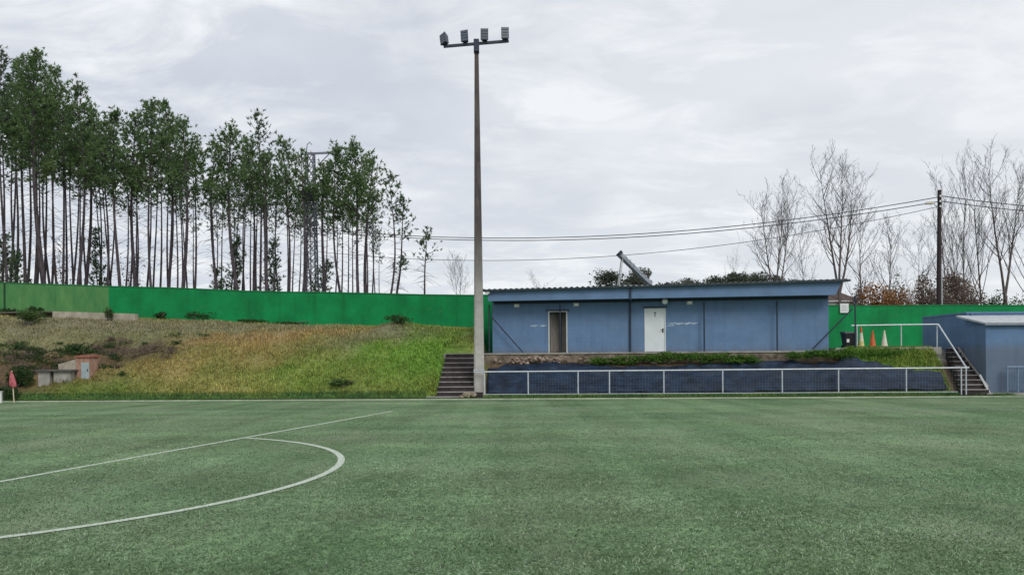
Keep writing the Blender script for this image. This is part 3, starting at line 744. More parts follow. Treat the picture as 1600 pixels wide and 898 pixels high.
MB().hexa([(x - .3, y - .3, z + .682), (x + .3, y - .3, z + .682), (x + .3, y + .3, z + .682), (x - .3, y + .3, z + .682)], [(x - .27, y - .26, z + .75), (x + .27, y - .26, z + .75), (x + .27, y + .26, z + .78), (x - .27, y + .26, z + .78)]).build('lid', m_black, bn)
MB().box(x - .2, x - .08, y - .262, y - .25, z + .26, z + .42).build('sticker', m_white, bn)
for sgn in (-1, 1): MB().tube([(x + sgn * .17, y + .22, z + .06), (x + sgn * .24, y + .22, z + .06)], .07, 12).build('wheel', m_black, bn)
# notice board on the wall
xw = P(1319.5, 481, 45.3); g = MB(); hw = .25
nb = thing('notice_board', 'white notice sheet fixed at the top of the green wall', 'notice', (xw.x, 45.2, xw.z - .3))
MB().box(xw.x - hw, xw.x + hw, 45.3, 45.34, xw.z - .28, xw.z + .26).build('sheet', m_white, nb)
MB().box(xw.x - .03, xw.x + .03, 45.342, 45.39, xw.z - .2, xw.z + .2).build('batten', m_steel, nb)
g = MB()
for k in range(6): g.box(xw.x - .17, xw.x + (.17 if k % 3 else .05), 45.294, 45.298, xw.z + .13 - k * .06, xw.z + .148 - k * .06)
g.build('print', mat('grey_print', (.45, .47, .5), .8), nb)

# corner flag
cf = P(22, 628, 34.3); fl = thing('corner_flag', 'leaning corner flag post with a limp red flag', 'corner flag', (cf.x, 34.3, 0))
tp = P(18.5, 579, 34.3)
MB().tube([(cf.x, 34.3, 0), tp], .022, 8).build('post', mat('flag_post', (.6, .5, .36), .6, .15, 6), fl)
g = MB(); ppts = []
for j in range(9):
    for i in range(7):
        f, d = j / 8, i / 6
        wd_ = (.11 + .34 * f) * (1 if f < .88 else .8); xx = tp.x + .012 * j * .4 + (d - .42) * wd_ * .75; yy = 34.3 - .03 - .05 * math.sin(d * 9 + j * .4)
        g.v.append((xx, yy, tp.z - .03 - f * .68 - .05 * math.sin(d * 3) * f))
for j in range(8):
    for i in range(6): a = j * 7 + i; g.f.append((a, a + 1, a + 8, a + 7)); g.mi.append(0)
fo = g.build('flag', mat('red_flag', (.42, .05, .075), .7, .35, 5, col2=(.55, .17, .2)), fl, smooth=True); fo.modifiers.new('t', 'SOLIDIFY').thickness = .006
wp = P(0, 630, 34.2); wt = thing('marker_post', 'white stub post at the edge of the pitch left of the flag', 'post', (wp.x - .03, 34.2, 0))
MB().box(wp.x - .14, wp.x + .07, 34.15, 34.25, 0, .48).build('post', m_white, wt); MB().box(wp.x - .16, wp.x + .09, 34.13, 34.27, .482, .52).build('cap', m_white, wt)

# brick meter kiosk and low stone trough on the bank
m_brick = mat('old_brick', (.3, .15, .1), .9, .3, 5, col2=(.42, .27, .2), stain=.3, bump=.5, bscale=18)
m_tile = mat('red_tile', (.26, .08, .06), .85, .25, 5)
k0, k1 = P(119, 588, 36.6), P(141, 588, 36.6); kz = Zat(130, 590, 36.6); kt = Zat(130, 558, 36.6)
mk = thing('meter_kiosk', 'small brick meter kiosk with a red tile cap and grey door on the bank', 'kiosk', (k0.x, 36.6, kz))
MB().box(k0.x, k1.x, 36.6, 37.3, kz - .5, kt).build('wall', m_brick, mk)
MB().hexa([(k0.x - .05, 36.54, kt), (k1.x + .05, 36.54, kt), (k1.x + .05, 37.4, kt), (k0.x - .05, 37.4, kt)], [(k0.x - .04, 36.55, kt + .06), (k1.x + .04, 36.55, kt + .06), (k1.x + .04, 37.4, kt + .1), (k0.x - .04, 37.4, kt + .1)]).build('cap', m_tile, mk)
dx0, dx1 = Xat(127.5, 36.6), Xat(139.5, 36.6); dr_ = MB().box(dx0, dx1, 36.56, 36.598, kz - .05, Zat(130, 566, 36.6)).build('door', mat('grey_metal_door', (.3, .36, .38), .5, .1, 3), mk)
MB().box(dx1 - .07, dx1 - .04, 36.54, 36.56, kz + .3, kz + .42).build('handle', m_black, dr_)
sw0, sw1 = Xat(94, 36.9), k0.x - .005; MB().hexa([(sw0, 36.75, kz - .3), (sw1, 36.7, kz - .3), (sw1, 37.0, kz - .3), (sw0, 37.0, kz - .3)], [(sw0, 36.75, kt - .32), (sw1, 36.7, kt - .08), (sw1, 37.0, kt - .08), (sw0, 37.0, kt - .32)]).build('side_wall', mat('pale_render', (.36, .32, .26), .9, .3, 4, stain=.6, stain_col=(.09, .07, .05)), mk)
sA, sB = P(60, 580, 36.3), P(117, 580, 36.3); sz = Zat(90, 577, 36.3)
ss = thing('stone_slab_bench', 'dark flat slab resting on two pale blocks left of the brick kiosk', 'slab', ((sA.x + sB.x) / 2, 36.3, sz - .4))
MB().box(sA.x, sB.x, 36.05, 36.75, sz - .08, sz).build('slab', mat('dark_slab', (.1, .09, .085), .9, .3, 5), ss)
for xa, xb in ((62, 80), (86, 112)): MB().box(Xat(xa, 36.3), Xat(xb, 36.3), 36.18, 36.6, sz - .9, sz - .082).build('block', m_conc, ss)
# low concrete footing below the wall
m_foot = mat('pale_old_concrete', (.36, .33, .26), .9, .22, 2, stain=.55, stain_col=(.13, .11, .08))
fA, fB = P(82, 497, 45.6), P(211, 499, 45.2)
ft = thing('concrete_footing', 'low pale concrete footing left standing on the bank below the wall', 'footing', (fA.x, 45.5, fA.z))
g = MB(); g.hexa([(fA.x, 45.6, fA.z - .8), (fB.x, 45.2, fB.z - .8), (fB.x, 45.6, fB.z - .8), (fA.x, 46, fA.z - .8)], [(fA.x, 45.6, Zat(82, 486, 45.6)), (fB.x, 45.2, Zat(211, 490, 45.2)), (fB.x, 45.6, Zat(211, 490, 45.2)), (fA.x, 46, Zat(82, 486, 45.6))]); g.build('footing', m_foot, ft)
gA = P(-8, 486, 46.2); g = MB(); zt = Zat(40, 486.5, 46)
g.hexa([(gA.x, 46.2, zt - .09), (fA.x - .02, 45.62, zt - .09), (fA.x - .02, 46.5, zt - .09), (gA.x, 47.0, zt - .09)], [(gA.x, 46.2, zt), (fA.x - .02, 45.62, zt), (fA.x - .02, 46.5, zt), (gA.x, 47, zt)])
tag(g.build('old_slab', mat('mossy_slab', (.1, .095, .075), .95, .3, 4), origin=(gA.x, 46.4, zt - .1)), 'thin dark slab projecting from the bank under the green wall', 'slab')
g = MB(); g.box(gA.x + .6, fA.x - .4, 46.35, 46.5, zt - .7, zt - .092); tag(g.build('stub_wall', m_found, origin=(gA.x, 46.4, zt - .7)), 'short dark stub wall carrying the thin slab on the bank', 'wall')

# ------------------------------------------------------------------ plants
def leaf_mesh(mb, c, rad, n, size, rnd, shell=.35, mi=0, flat=1.):
    """n leaf shaped faces through an irregular ellipsoid"""
    lobes = [(Vector((rnd.gauss(0, .38), rnd.gauss(0, .38), rnd.uniform(-.25, .55))), rnd.uniform(.4, .7)) for _ in range(9)]
    for _ in range(n):
        lc, lr = rnd.choice(lobes)
        d = Vector((rnd.gauss(0, 1), rnd.gauss(0, 1), rnd.gauss(0, 1))).normalized() * lr * (shell + (1 - shell) * rnd.random()) ** .6
        q = lc + d
        p = Vector((c[0] + q.x * rad[0], c[1] + q.y * rad[1], c[2] + q.z * rad[2]))
        if p.z < c[2] - rad[2] * .75: continue
        a = Vector((rnd.gauss(0, 1), rnd.gauss(0, 1), rnd.gauss(0, .7) * flat)).normalized(); b = a.orthogonal().normalized(); b = b * math.cos(rnd.random() * 6) + a.cross(b) * math.sin(rnd.random() * 6)
        s_ = size * rnd.uniform(.6, 1.4)
        mb.face([p - a * s_, p - b * s_ * .45, p + a * s_, p + b * s_ * .45], mi)
def leafmat(name, lo, hi, scale=1.3): return mat(name, lo, .7, 0, scale, col2=hi, spec=.25)
m_lf_dark = leafmat('dark_leaf', (.018, .045, .016), (.055, .11, .03))
m_lf_mid = leafmat('green_leaf', (.035, .075, .02), (.10, .17, .045))
m_lf_grey = leafmat('greygreen_leaf', (.055, .07, .05), (.12, .14, .1))
m_lf_rust = leafmat('rust_leaf', (.17, .078, .025), (.36, .165, .055))
m_lf_brown = leafmat('brown_leaf', (.11, .085, .065), (.22, .17, .135))
m_lf_br = leafmat('ivy_leaf', (.04, .11, .018), (.13, .26, .04), 2.5)
m_bark = mat('grey_bark', (.12, .10, .095), .95, .35, 6, stretch=(2, 2, .4), bump=.5)
m_twig = mat('bare_twig', (.135, .13, .13), .95, .25, 3)
m_pbark = mat('pine_bark', (.042, .034, .042), .95, .4, 5, stretch=(2, 2, .35), col2=(.10, .08, .088), bump=.6)
def shrub(name, label, cat, base, rad, n, size, mt, seed, stems=5, group=None):
    rnd = random.Random(seed); t = thing(name, label, cat, tuple(base), group=group)
    g = MB()
    for _ in range(stems):
        d = Vector((rnd.gauss(0, .5) * rad[0], rnd.gauss(0, .5) * rad[1], rad[2] * rnd.uniform(1., 1.7)))
        g.tube([base, Vector(base) + d * .5 + Vector((0, 0, .1)), Vector(base) + d], [.03, .02, .008], 5)
    g.build('stem', m_bark, t)
    g = MB(); leaf_mesh(g, (base[0], base[1], base[2] + rad[2] * .8), rad, n, size, rnd); g.build('foliage', mt, t)
    return t
def gp(x, Y): X = Xat(x, Y); return (X, Y, ground_z(X, Y))
shrub('shrub', 'round green shrub high on the bank under the stained wall end', 'shrub', gp(45, 43.6), (.75, .6, .55), 900, .07, m_lf_mid, 1)
shrub('shrub', 'dark green bush right behind the corner flag', 'shrub', gp(26, 36.2), (.55, .5, .55), 900, .07, m_lf_dark, 2)
shrub('shrub', 'low dark bush at the pitch edge below the flag', 'shrub', gp(5, 35.2), (.7, .4, .35), 700, .06, m_lf_dark, 3)
shrub('shrub', 'dark scrub clump in the eroded dirt above the kiosk', 'shrub', gp(112, 39.5), (.8, .5, .35), 700, .06, m_lf_dark, 4)
shrub('shrub', 'dark scrub clump left of the brick kiosk on bare dirt', 'shrub', gp(52, 39.8), (.7, .5, .35), 600, .06, m_lf_dark, 5)
shrub('shrub', 'bushy weed beside the pale concrete footing', 'shrub', gp(171, 44.9), (.3, .3, .45), 420, .06, m_lf_mid, 6)
for i, (x, Yo, rx, rz_, l) in enumerate(((252, -1.1, .5, .3, 'small dark bush at the wall foot right of the concrete footing'), (303, -.9, .75, .35, 'wide dark bush at the foot of the bright green wall'),
      (388, -.5, 1.1, .16, 'low dark weeds along the wall foot, left of two'), (455, -.5, 1.2, .15, 'low dark weeds along the wall foot, right of two'), (620, -2.2, .75, .26, 'dark brushwood heap on the earth mound'),
      (535, -9.0, .6, .22, 'bright green weed clump at the foot of the bank'), (20, -1.0, .9, .22, 'dark ragged weeds on the thin slab by the wall'), (55, -1.0, .35, .28, 'small round weed on the slab end by the wall'))):
    Y = Yw(Xat(x, 46)) + Yo
    if i == 5: Y = 35.3
    if i == 4: Y = 41.0
    shrub('weed_bush', l, 'bush', gp(x, Y), (rx, .4, rz_), int(500 * max(1, rx)), .06, (m_lf_dark, m_lf_mid)[i in (5,)], 20 + i, 3)
# creeping weeds along the top of the shade cloth
rnd = random.Random(5); g = MB()
for (xa, xb, yy, rx, rz_) in ((925, 985, 566, .4, .13), (985, 1060, 561, .5, .2), (1060, 1135, 562, .5, .22), (1135, 1180, 566, .4, .16), (1235, 1300, 557, .5, .24), (1300, 1350, 556, .5, .25), (1350, 1400, 557, .6, .2)):
    for k in range(9):
        x = xa + (xb - xa) * (k + rnd.random()) / 9; Xc = Xat(x, 36); Y = Ye(Xc) - .25 - .2 * rnd.random(); X = Xat(x, Y); z = Zat(x, yy - 2 + rnd.uniform(-5, 4), Y)
        leaf_mesh(g, (X, Y, z), (rx, .28, rz_), 230, .05, rnd)
tag(g.build('undergrowth', m_lf_br), 'green ivy and weeds trailing over the top of the navy shade cloth', 'weeds', kind='stuff')
# rubble under the doorway
rnd = random.Random(15)
for nm, mt, n_, lab in (('bramble_scrub', m_lf_dark, 70, 'dark brambles scattered over the eroded dirt at the left of the bank'), ('dead_bracken', m_lf_brown, 60, 'brown dead bracken scattered over the eroded dirt at the left of the bank')):
    g = MB(); k = 0
    while k < n_:
        X = rnd.uniform(-29, -15); Y = Yt(X) + rnd.uniform(1.0, 7.2)
        wgt = sum(math.exp(-((X - b_[0]) / b_[2]) ** 2 - ((Y - b_[1]) / b_[3]) ** 2) for b_ in BLOBS if b_[4] is C_DIRT)
        if rnd.random() > wgt or (-22.9 < X < -20.4 and Y < 37.6): continue
        r_ = rnd.uniform(.2, .55); leaf_mesh(g, (X, Y, ground_z(X, Y) + r_ * .2), (r_ * 1.3, r_, r_ * .55), int(260 * r_ + 60), .05, rnd); k += 1
    tag(g.build(nm, mt), lab, 'scrub', kind='stuff')
g = MB()
m_rub = mat('pink_rubble', (.3, .2, .16), .95, .4, 6, col2=(.42, .34, .28), bump=.5)
rnd = random.Random(9)
for k in range(90):
    x = rnd.uniform(800, 880); X = Xat(x, 36.9); Y = Yb(X) - .45 - rnd.random() * .2; rock(g, (Xat(x, Y), Y, Zat(x, rnd.uniform(559, 568), Y)), rnd.uniform(.05, .12), k)
for k in range(60):
    x = rnd.uniform(1005, 1050) if k % 2 else rnd.uniform(760, 1000); X = Xat(x, 36.9); Y = Yb(X) - .42 - rnd.random() * .15; rock(g, (Xat(x, Y), Y, Zat(x, rnd.uniform(558, 567), Y)), rnd.uniform(.04, .1), k)
tag(g.build('rubble', m_rub), 'pinkish rubble spilling below the open doorway of the blue building', 'rubble', kind='stuff')

# pines
def needles_extra(nt, tc, c, b): return c
m_needle = mat('pine_needles', (.07, .14, .055), .65, 0, .8, col2=(.19, .28, .11), spec=.25)
m_needle2 = mat('dark_pine_needles', (.055, .105, .055), .65, 0, .8, col2=(.13, .19, .09), spec=.25)
def translucent(m, amt):
    nt = m.node_tree; b = nt.nodes['Principled BSDF']; t = N(nt, 'ShaderNodeBsdfTranslucent'); mx = N(nt, 'ShaderNodeMixShader'); mx.inputs[0].default_value = amt
    nt.links.new(b.inputs['Base Color'].links[0].from_socket, t.inputs[0]); nt.links.new(b.outputs[0], mx.inputs[1]); nt.links.new(t.outputs[0], mx.inputs[2])
    nt.links.new(mx.outputs[0], nt.nodes['Material Output'].inputs['Surface'])
for m_ in (m_needle, m_needle2, m_lf_dark, m_lf_mid, m_lf_rust, m_lf_brown, m_lf_br, m_lf_grey): translucent(m_, .4)
def tuft(mb, p, d, size, rnd, nb=12):
    for _ in range(nb):
        a = (d * .4 + Vector((rnd.gauss(0, .6), rnd.gauss(0, .6), rnd.gauss(0, .55)))).normalized()
        w = a.cross(Vector((rnd.gauss(0, 1), rnd.gauss(0, 1), rnd.gauss(0, 1)))).normalized() * size * rnd.uniform(.1, .18)
        l = size * rnd.uniform(.6, 1.15); o = p + d * rnd.uniform(-.3, .35) * size
        mb.face([o - w, o + w, o + a * l])
def pine_mesh(h, cb, cw, lean, seed, dens=1., bigr=.15):
    """trunk and crown meshes in local coordinates; cb = height of the crown's foot, cw = crown width"""
    rnd = random.Random(seed); tr, cr = MB(), MB()
    bow = rnd.uniform(-.5, .5); bowy = rnd.uniform(-.3, .3)
    def axis(z):
        f = z / h; return Vector((lean * f + bow * math.sin(math.pi * f) + .06 * math.sin(7 * f + seed), bowy * math.sin(math.pi * f), z))
    tr.tube([axis(h * i / 14) - Vector((0, 0, .5 if i == 0 else 0)) for i in range(15)], [bigr * (1.25 if i == 0 else 1.) * (1 - .86 * (i / 14) ** 1.1) for i in range(15)], 8)
    # dead twigs under the crown
    for _ in range(int((15 if bigr == .11 else 24) + 8 * rnd.random())):
        z = h * rnd.uniform(.25, cb / h + .05); a = rnd.uniform(0, TAU); L = rnd.uniform(.4, 1.3); p = axis(z)
        q = p + Vector((math.cos(a) * L, math.sin(a) * L, rnd.uniform(-.7, .75) * L)); tr.tube([p, p.lerp(q, .5) + Vector((0, 0, .06)), q], [.017, .012, .006], 4, cap=False)
    ch = h - cb; nb = int(ch * 6.6 * dens)
    for i in range(nb):
        f = (i + rnd.random()) / nb; z = cb + ch * f * .985
        prof = (.35 + .65 * sm(0, .3, f)) * (1 - f ** 2.2 * .8) * rnd.uniform(.55, 1.15)
        L = cw / 2 * prof + .15; a = rnd.uniform(0, TAU); el = rnd.uniform(.05, .6) + .55 * f
        dv = Vector((math.cos(a) * math.cos(el), math.sin(a) * math.cos(el), math.sin(el))); p = axis(z)
        mid = p + dv * L * .55 - Vector((0, 0, .03 * L)); e = p + dv * L + Vector((0, 0, .16 * L))
        tr.tube([p, mid, e], [.035 * (1 - .5 * f), .022, .008], 4, cap=False)
        nt_ = max(4, int(L * 10.5 * dens))
        for k in range(nt_):
            g_ = .38 + .62 * (k + rnd.random()) / nt_
            c = (p.lerp(mid, g_ / .55) if g_ < .55 else mid.lerp(e, (g_ - .55) / .45))
            off = Vector((rnd.gauss(0, .24), rnd.gauss(0, .24), rnd.gauss(.06, .2))) * (.4 + .55 * L)
            d = (dv * .6 + off.normalized() * .5 + Vector((0, 0, .5))).normalized()
            tuft(cr, c + off, d, rnd.uniform(.15, .3), rnd)
    for _ in range(5): tuft(cr, axis(h) + Vector((rnd.gauss(0, .16), rnd.gauss(0, .16), rnd.uniform(-.55, .05))), Vector((0, 0, 1)), .26, rnd, 12)
    return tr, cr
FRONT = [ # x_base, x_top, y_top, crown foot y, crown width px, depth, label, density
 (16, 6, 82, 250, 56, 54, 'tall thin pine with a ragged crown at the left end of the wood', .8),
 (40, 36, 96, 268, 62, 57, 'second pine from the left end, crown merging with the tall clump', 1.1),
 (73, 55, 84, 285, 84, 54, 'thick trunked tall pine, highest crown of the left clump', 1.25),
 (97, 88, 108, 290, 62, 58, 'pine with pointed crown just right of the thickest trunk', 1.1),
 (118, 122, 134, 296, 62, 55, 'pine on the shoulder of the left clump where the skyline drops', 1.0),
 (131, 141, 168, 300, 56, 59, 'shorter pine tucked under the shoulder of the left clump', .95),
 (166, 158, 196, 296, 56, 56, 'pine in the dip of the skyline above the wall colour change', 1.0),
 (191, 181, 177, 306, 64, 54, 'pine left of the second clump with blunt rounded crown', 1.1),
 (215, 213, 182, 312, 64, 57, 'pine in the middle of the second clump, crown level with its left neighbour', 1.1),
 (239, 240, 160, 318, 62, 55, 'left of the two tallest pines of the second clump', 1.1),
 (262, 262, 164, 312, 62, 58, 'right of the two tallest pines of the second clump', 1.1),
 (284, 290, 190, 312, 62, 54, 'pine at the right shoulder of the second clump', 1.0),
 (304, 309, 228, 310, 50, 57, 'small crowned pine at the right end of the second clump before the gap', .8),
 (344, 338, 226, 322, 56, 55, 'pine opening the third clump right of the sky gap', .9),
 (376, 362, 199, 336, 64, 54, 'pine with bent trunk and full crown in the third clump', 1.1),
 (404, 403, 178, 262, 46, 57, 'pine whose sparse tip stands out above the third clump', .7),
 (396, 388, 222, 332, 60, 59, 'dense pine under the sparse protruding tip', 1.1),
 (424, 420, 240, 335, 48, 55, 'narrow pine between the third clump and the pylon clump', .8),
 (452, 446, 222, 338, 60, 56, 'full crowned pine immediately left of the pylon', 1.0),
 (468, 472, 240, 336, 44, 55, 'narrow pine whose crown overlaps the left side of the pylon', .8),
 (508, 506, 258, 345, 40, 56, 'small crowned pine overlapping the right side of the pylon', .7),
 (540, 526, 232, 352, 58, 55, 'left pine of the dense pair right of the pylon', 1.2),
 (562, 556, 228, 356, 62, 54, 'right pine of the dense pair right of the pylon', 1.2),
 (577, 588, 246, 345, 54, 57, 'thinner pine leaning from behind the dense pair', .8),
 (603, 611, 276, 372, 54, 55, 'sparse pine second from the right end of the wood', .6),
 (606, 632, 312, 380, 42, 58, 'last leaning pine with thin crown at the right end of the wood', .6),
 (659, 668, 362, 412, 36, 54, 'small lone pine standing apart beyond the right end of the wood', .7),
 (631, 630, 404, 426, 24, 57, 'knee high young pine left of the small lone pine', .8)]
GP = 'pines of the wood behind the green wall'
def tree_base(x, Y): X = Xat(x, Y); return Vector((X, Y, ground_z(X, Y, False) - .1))
def place_tree(name, tr, cr, mt, base, label, cat, group):
    t = thing(name, label, cat, tuple(base), group=group)
    root_origin[t.name] = (0, 0, 0)
    tr.build('trunk', m_pbark, t); cr.build('crown', mt, t); return t
for i, (xb, xt, yt, yc, cw, Y, lab, dens) in enumerate(FRONT):
    b = tree_base(xb, Y); h = Zat(xt, yt, Y) - b.z; cb = Zat(xt, yc, Y) - b.z
    tr, cr = pine_mesh(h, max(.5, cb), cw / F * Y * 1.22, Xat(xt, Y) - b.x, 100 + i, dens, (.2 if i == 2 else .105 + .028 * ((i * 7) % 3)) * min(1, h / 12))
    place_tree('pine_tree', tr, cr, (m_needle, m_needle2)[i in (0, 15, 20, 24, 25, 26, 27)], b, lab, 'tree', GP)
# trees deeper in the wood: copies of six kinds
SKY = [(0, 110), (40, 115), (85, 135), (130, 180), (165, 215), (215, 200), (260, 190), (300, 235), (318, 260), (340, 245), (372, 225), (410, 240), (450, 250), (480, 265), (530, 255), (570, 255), (600, 310), (640, 350)]
protos = []
for k in range(6):
    tr, cr = pine_mesh(17, 10.2 + .5 * (k % 3), 3.6, random.Random(k).uniform(-.5, .5), 300 + k, .62, .11)
    protos.append((tr, cr))
proto_obj = [None] * 6; rnd = random.Random(11); x = 4; i = 0
GB = 'slim pines in the back rows of the wood'
while x < 604:
    if not (309 < x < 330):
        Y = rnd.uniform(60, 78); b = tree_base(x, Y); top = lerp_table(SKY, x) + rnd.uniform(10, 55); h = Zat(x, top, Y) - b.z; k = i % 6
        if proto_obj[k] is None:
            o = place_tree('pine_tree', *protos[k], m_needle2, b, 'slim pine in the back rows of the wood, half hidden by nearer pines', 'tree', GB); proto_obj[k] = o
        else:
            o = copy_tree(proto_obj[k]); o.location = b
        o.rotation_euler = (rnd.gauss(0, .018), rnd.gauss(0, .022), rnd.uniform(0, TAU) if k else .4); o.scale = (h / 17 * 1.0, h / 17, h / 17); i += 1
    x += rnd.uniform(6.5, 11.5)
# young pines and brown undergrowth trees between the trunks
YP = [(8, 370, 56, 46, m_needle2, 'bushy young pine at the foot of the leftmost tall pine'), (28, 395, 58, 30, m_needle2, 'smaller young pine beside the bushy one at the left'), (148, 360, 63, 30, m_needle2, 'young pine between trunks below the skyline dip'),
      (340, 420, 60, 22, m_needle2, 'young pine near the sky gap in the wood'), (512, 408, 57, 30, m_needle2, 'young pine standing right of the pylon foot'), (372, 372, 63, 40, m_needle2, 'mid height young pine among the third clump trunks'), (428, 375, 61, 34, m_needle2, 'mid height young pine left of the pylon clump')]
for j, (x, y, Y, w, mt, lab) in enumerate(YP):
    b = tree_base(x, Y); h = Zat(x, y, Y) - b.z; tr, cr = pine_mesh(h, h * .2, w / F * Y, .1, 400 + j, 1.0, .06); place_tree('pine_tree', tr, cr, mt, b, lab, 'tree', 'young pines')
for j, (x, y, Y, w, lab) in enumerate(((207, 368, 66, 34, 'rust brown leafed sapling among the trunks of the second clump'), (100, 360, 66, 34, 'brown leafed sapling among the trunks of the left clump'))):
    b = tree_base(x, Y); h = Zat(x, y, Y) - b.z; shrub('sapling', lab, 'tree', tuple(b), (w / F * Y / 2, .8, h * .48), 700, .09, m_lf_brown, 50 + j, 4)

# bare trees
def bare_mesh(h, spread, stems, seed, depth=4, r0=.13, low=.12):
    rnd = random.Random(seed); g, tw = MB(), MB()
    def grow(p, d, L, r, lev):
        n = 5 if lev < 2 else 4; pts_ = [p]; q = Vector(p); dd = Vector(d)
        for k in range(n):
            dd = (dd + Vector((rnd.gauss(0, (.035, .08, .1, .1, .1)[lev]), rnd.gauss(0, (.035, .08, .1, .1, .1)[lev]), (.03, .15, .12, .1, .1)[lev]))).normalized(); q = q + dd * L / n; pts_.append(Vector(q))
        (g if lev <= 1 else tw).tube(pts_, [max(.0055, r * (1 - (.94 if lev == 0 else .8) * k / n)) for k in range(n + 1)], 7 if lev == 0 else (5 if lev == 1 else 3), cap=False)
        if lev >= depth: return
        nc = {0: 17, 1: 5, 2: 3, 3: 2}.get(lev, 2)
        for k in range(nc):
            f = (.22 if lev == 0 else .18) + (.78 if lev == 0 else .8) * (k + rnd.random()) / nc; idx = min(n - 1, int(f * n)); c = pts_[idx].lerp(pts_[idx + 1], f * n - idx)
            a = rnd.uniform(0, TAU); side = dd.orthogonal().normalized(); side = Matrix.Rotation(a, 3, dd) @ side; w = rnd.uniform(.55, 1.0) if lev else rnd.uniform(.5, 1.1)
            nd = (dd * (1 - .3 * w) + side * w * spread).normalized()
            grow(c, nd, L * rnd.uniform(.3, .52) * (1.08 - .6 * f if lev == 0 else 1.), max(.008, r * .42 * (1 - .5 * f)), lev + 1)
    if stems == 1: grow(Vector((0, 0, -.3)), Vector((0, 0, 1)), h, r0, 0)
    else:
        fz = h * low; g.tube([(0, 0, -.4), (0, 0, fz * .5), (.03, 0, fz)], [r0 * 1.3, r0 * 1.1, r0], 8)
        for k in range(stems):
            a = TAU * k / stems + rnd.uniform(-.3, .3) + .2; t_ = rnd.uniform(.1, .27) * (1.2 if stems > 2 else .8)
            grow(Vector((0, 0, fz * .97)), Vector((math.cos(a) * t_, math.sin(a) * t_ * .6, 1)).normalized(), (h - fz) * rnd.uniform(.86, 1.), r0 * .72, 0)
    return g, tw
BARE = [(1213, 440, 286, .8, 3, 56, 'bare multi stemmed tree rising behind the blue roof, left of the taller one', .13, 4), (1312, 440, 230, .95, 3, 58, 'broad tall bare tree behind the right end of the blue roof', .17, 4),
        (1352, 470, 300, .8, 1, 61, 'slim bare tree right beside the broad tall bare tree', .12, 4), (1391, 470, 322, .95, 1, 56, 'bare tree above the rust coloured bush', .12, 4),
        (1438, 470, 335, 1.0, 1, 66, 'faint twiggy bare tree left of the wooden utility pole', .08, 4), (1480, 470, 248, .6, 1, 60, 'bare poplar just right of the wooden utility pole', .1, 4), (1494, 470, 312, .6, 1, 58, 'short bare poplar, second right of the utility pole', .09, 3),
        (1510, 470, 244, .45, 1, 62, 'straight bare poplar, third right of the utility pole', .11, 3), (1537, 470, 240, .6, 1, 58, 'bare poplar with short side twigs left of the forked tree', .12, 4), (1571, 462, 232, .8, 2, 55, 'forked bare tree near the right edge of the row', .17, 4),
        (1604, 462, 216, .75, 1, 58, 'rightmost bare tree of the row', .13, 4), (838, 450, 418, 1., 1, 92, 'tiny bare tree far behind the left part of the blue roof', .05, 3), (718, 462, 392, .95, 2, 84, 'small bare tree just left of the floodlight mast', .07, 3),
        (1150, 440, 392, .7, 1, 95, 'faint distant bare tree above the far pines', .06, 3), (1262, 450, 330, .8, 1, 68, 'thin bare tree between the two big bare trees', .08, 4)]
for j, (x, yb, yt, spd, stems, Y, lab, r0, dep) in enumerate(BARE):
    b = tree_base(x, Y); b.z = min(b.z, 2.6) if Y < 80 else b.z
    h = (Zat(x, yt, Y) - b.z) * (.93 if stems > 1 else .85); fork = Zat(x, yb, Y) - b.z
    g, tw = bare_mesh(h, spd * .9, stems, 500 + j, dep, r0 * .8, max(.05, min(.3, fork / h)))
    t = thing('bare_tree', lab, 'tree', tuple(b), group='leafless winter trees'); root_origin[t.name] = (0, 0, 0)
    g.build('trunk', m_bark, t); tw.build('branches', m_twig, t)

# shrubs and far pines beyond the right wall
RS = [(1338, 446, 55, 34, m_lf_brown, 'grey brown leafless scrub beside the hipped roof', 900), (1372, 432, 53, 34, m_lf_rust, 'rust coloured leafy bush below the bare trees', 1500), (1412, 442, 54, 40, m_lf_grey, 'grey green scrub right of the rust coloured bush', 1000),
      (1446, 430, 56, 46, m_lf_brown, 'tall brown scrub left of the wooden pole', 1400), (1490, 424, 54, 46, m_lf_brown, 'tall brown scrub right of the wooden pole', 1400), (1524, 440, 56, 40, m_lf_brown, 'brown scrub under the straight poplars', 1000),
      (1556, 458, 52, 34, m_lf_dark, 'low dark green bush behind the wall near the right edge', 900), (1592, 452, 53, 40, m_lf_mid, 'dark green bush at the right end of the wall', 1000), (1394, 452, 51, 60, m_lf_rust, 'low reddish brown thicket just above the green wall', 900), (1470, 456, 51, 60, m_lf_brown, 'low thicket at the foot of the wooden pole', 900)]
for j, (x, y, Y, w, mt, lab, n) in enumerate(RS):
    b = tree_base(x, Y); b.z = 2.4; top = Zat(x, y, Y); rz_ = (top - b.z) / 1.7
    shrub('scrub_bush', lab, 'bush', tuple(b), (w / F * Y * .62, 1.1, rz_), int(n * 2.6), .085, mt, 70 + j, 22)
FP = [(957, 420, 88, 56, 'distant pine left of the solar panel'), (990, 414, 92, 50, 'distant pine behind the solar panel'), (1050, 432, 95, 40, 'low distant pine right of the solar panel'), (1085, 430, 98, 40, 'rounded distant pine, second right of the solar panel'),
      (1118, 428, 96, 34, 'rounded distant pine left of the tallest far crown'), (1147, 418, 92, 40, 'tallest rounded far pine above the blue roof'), (1182, 424, 95, 46, 'wide distant pine left of the multi stemmed bare tree'), (1232, 432, 95, 40, 'distant pine right of the multi stemmed bare tree')]
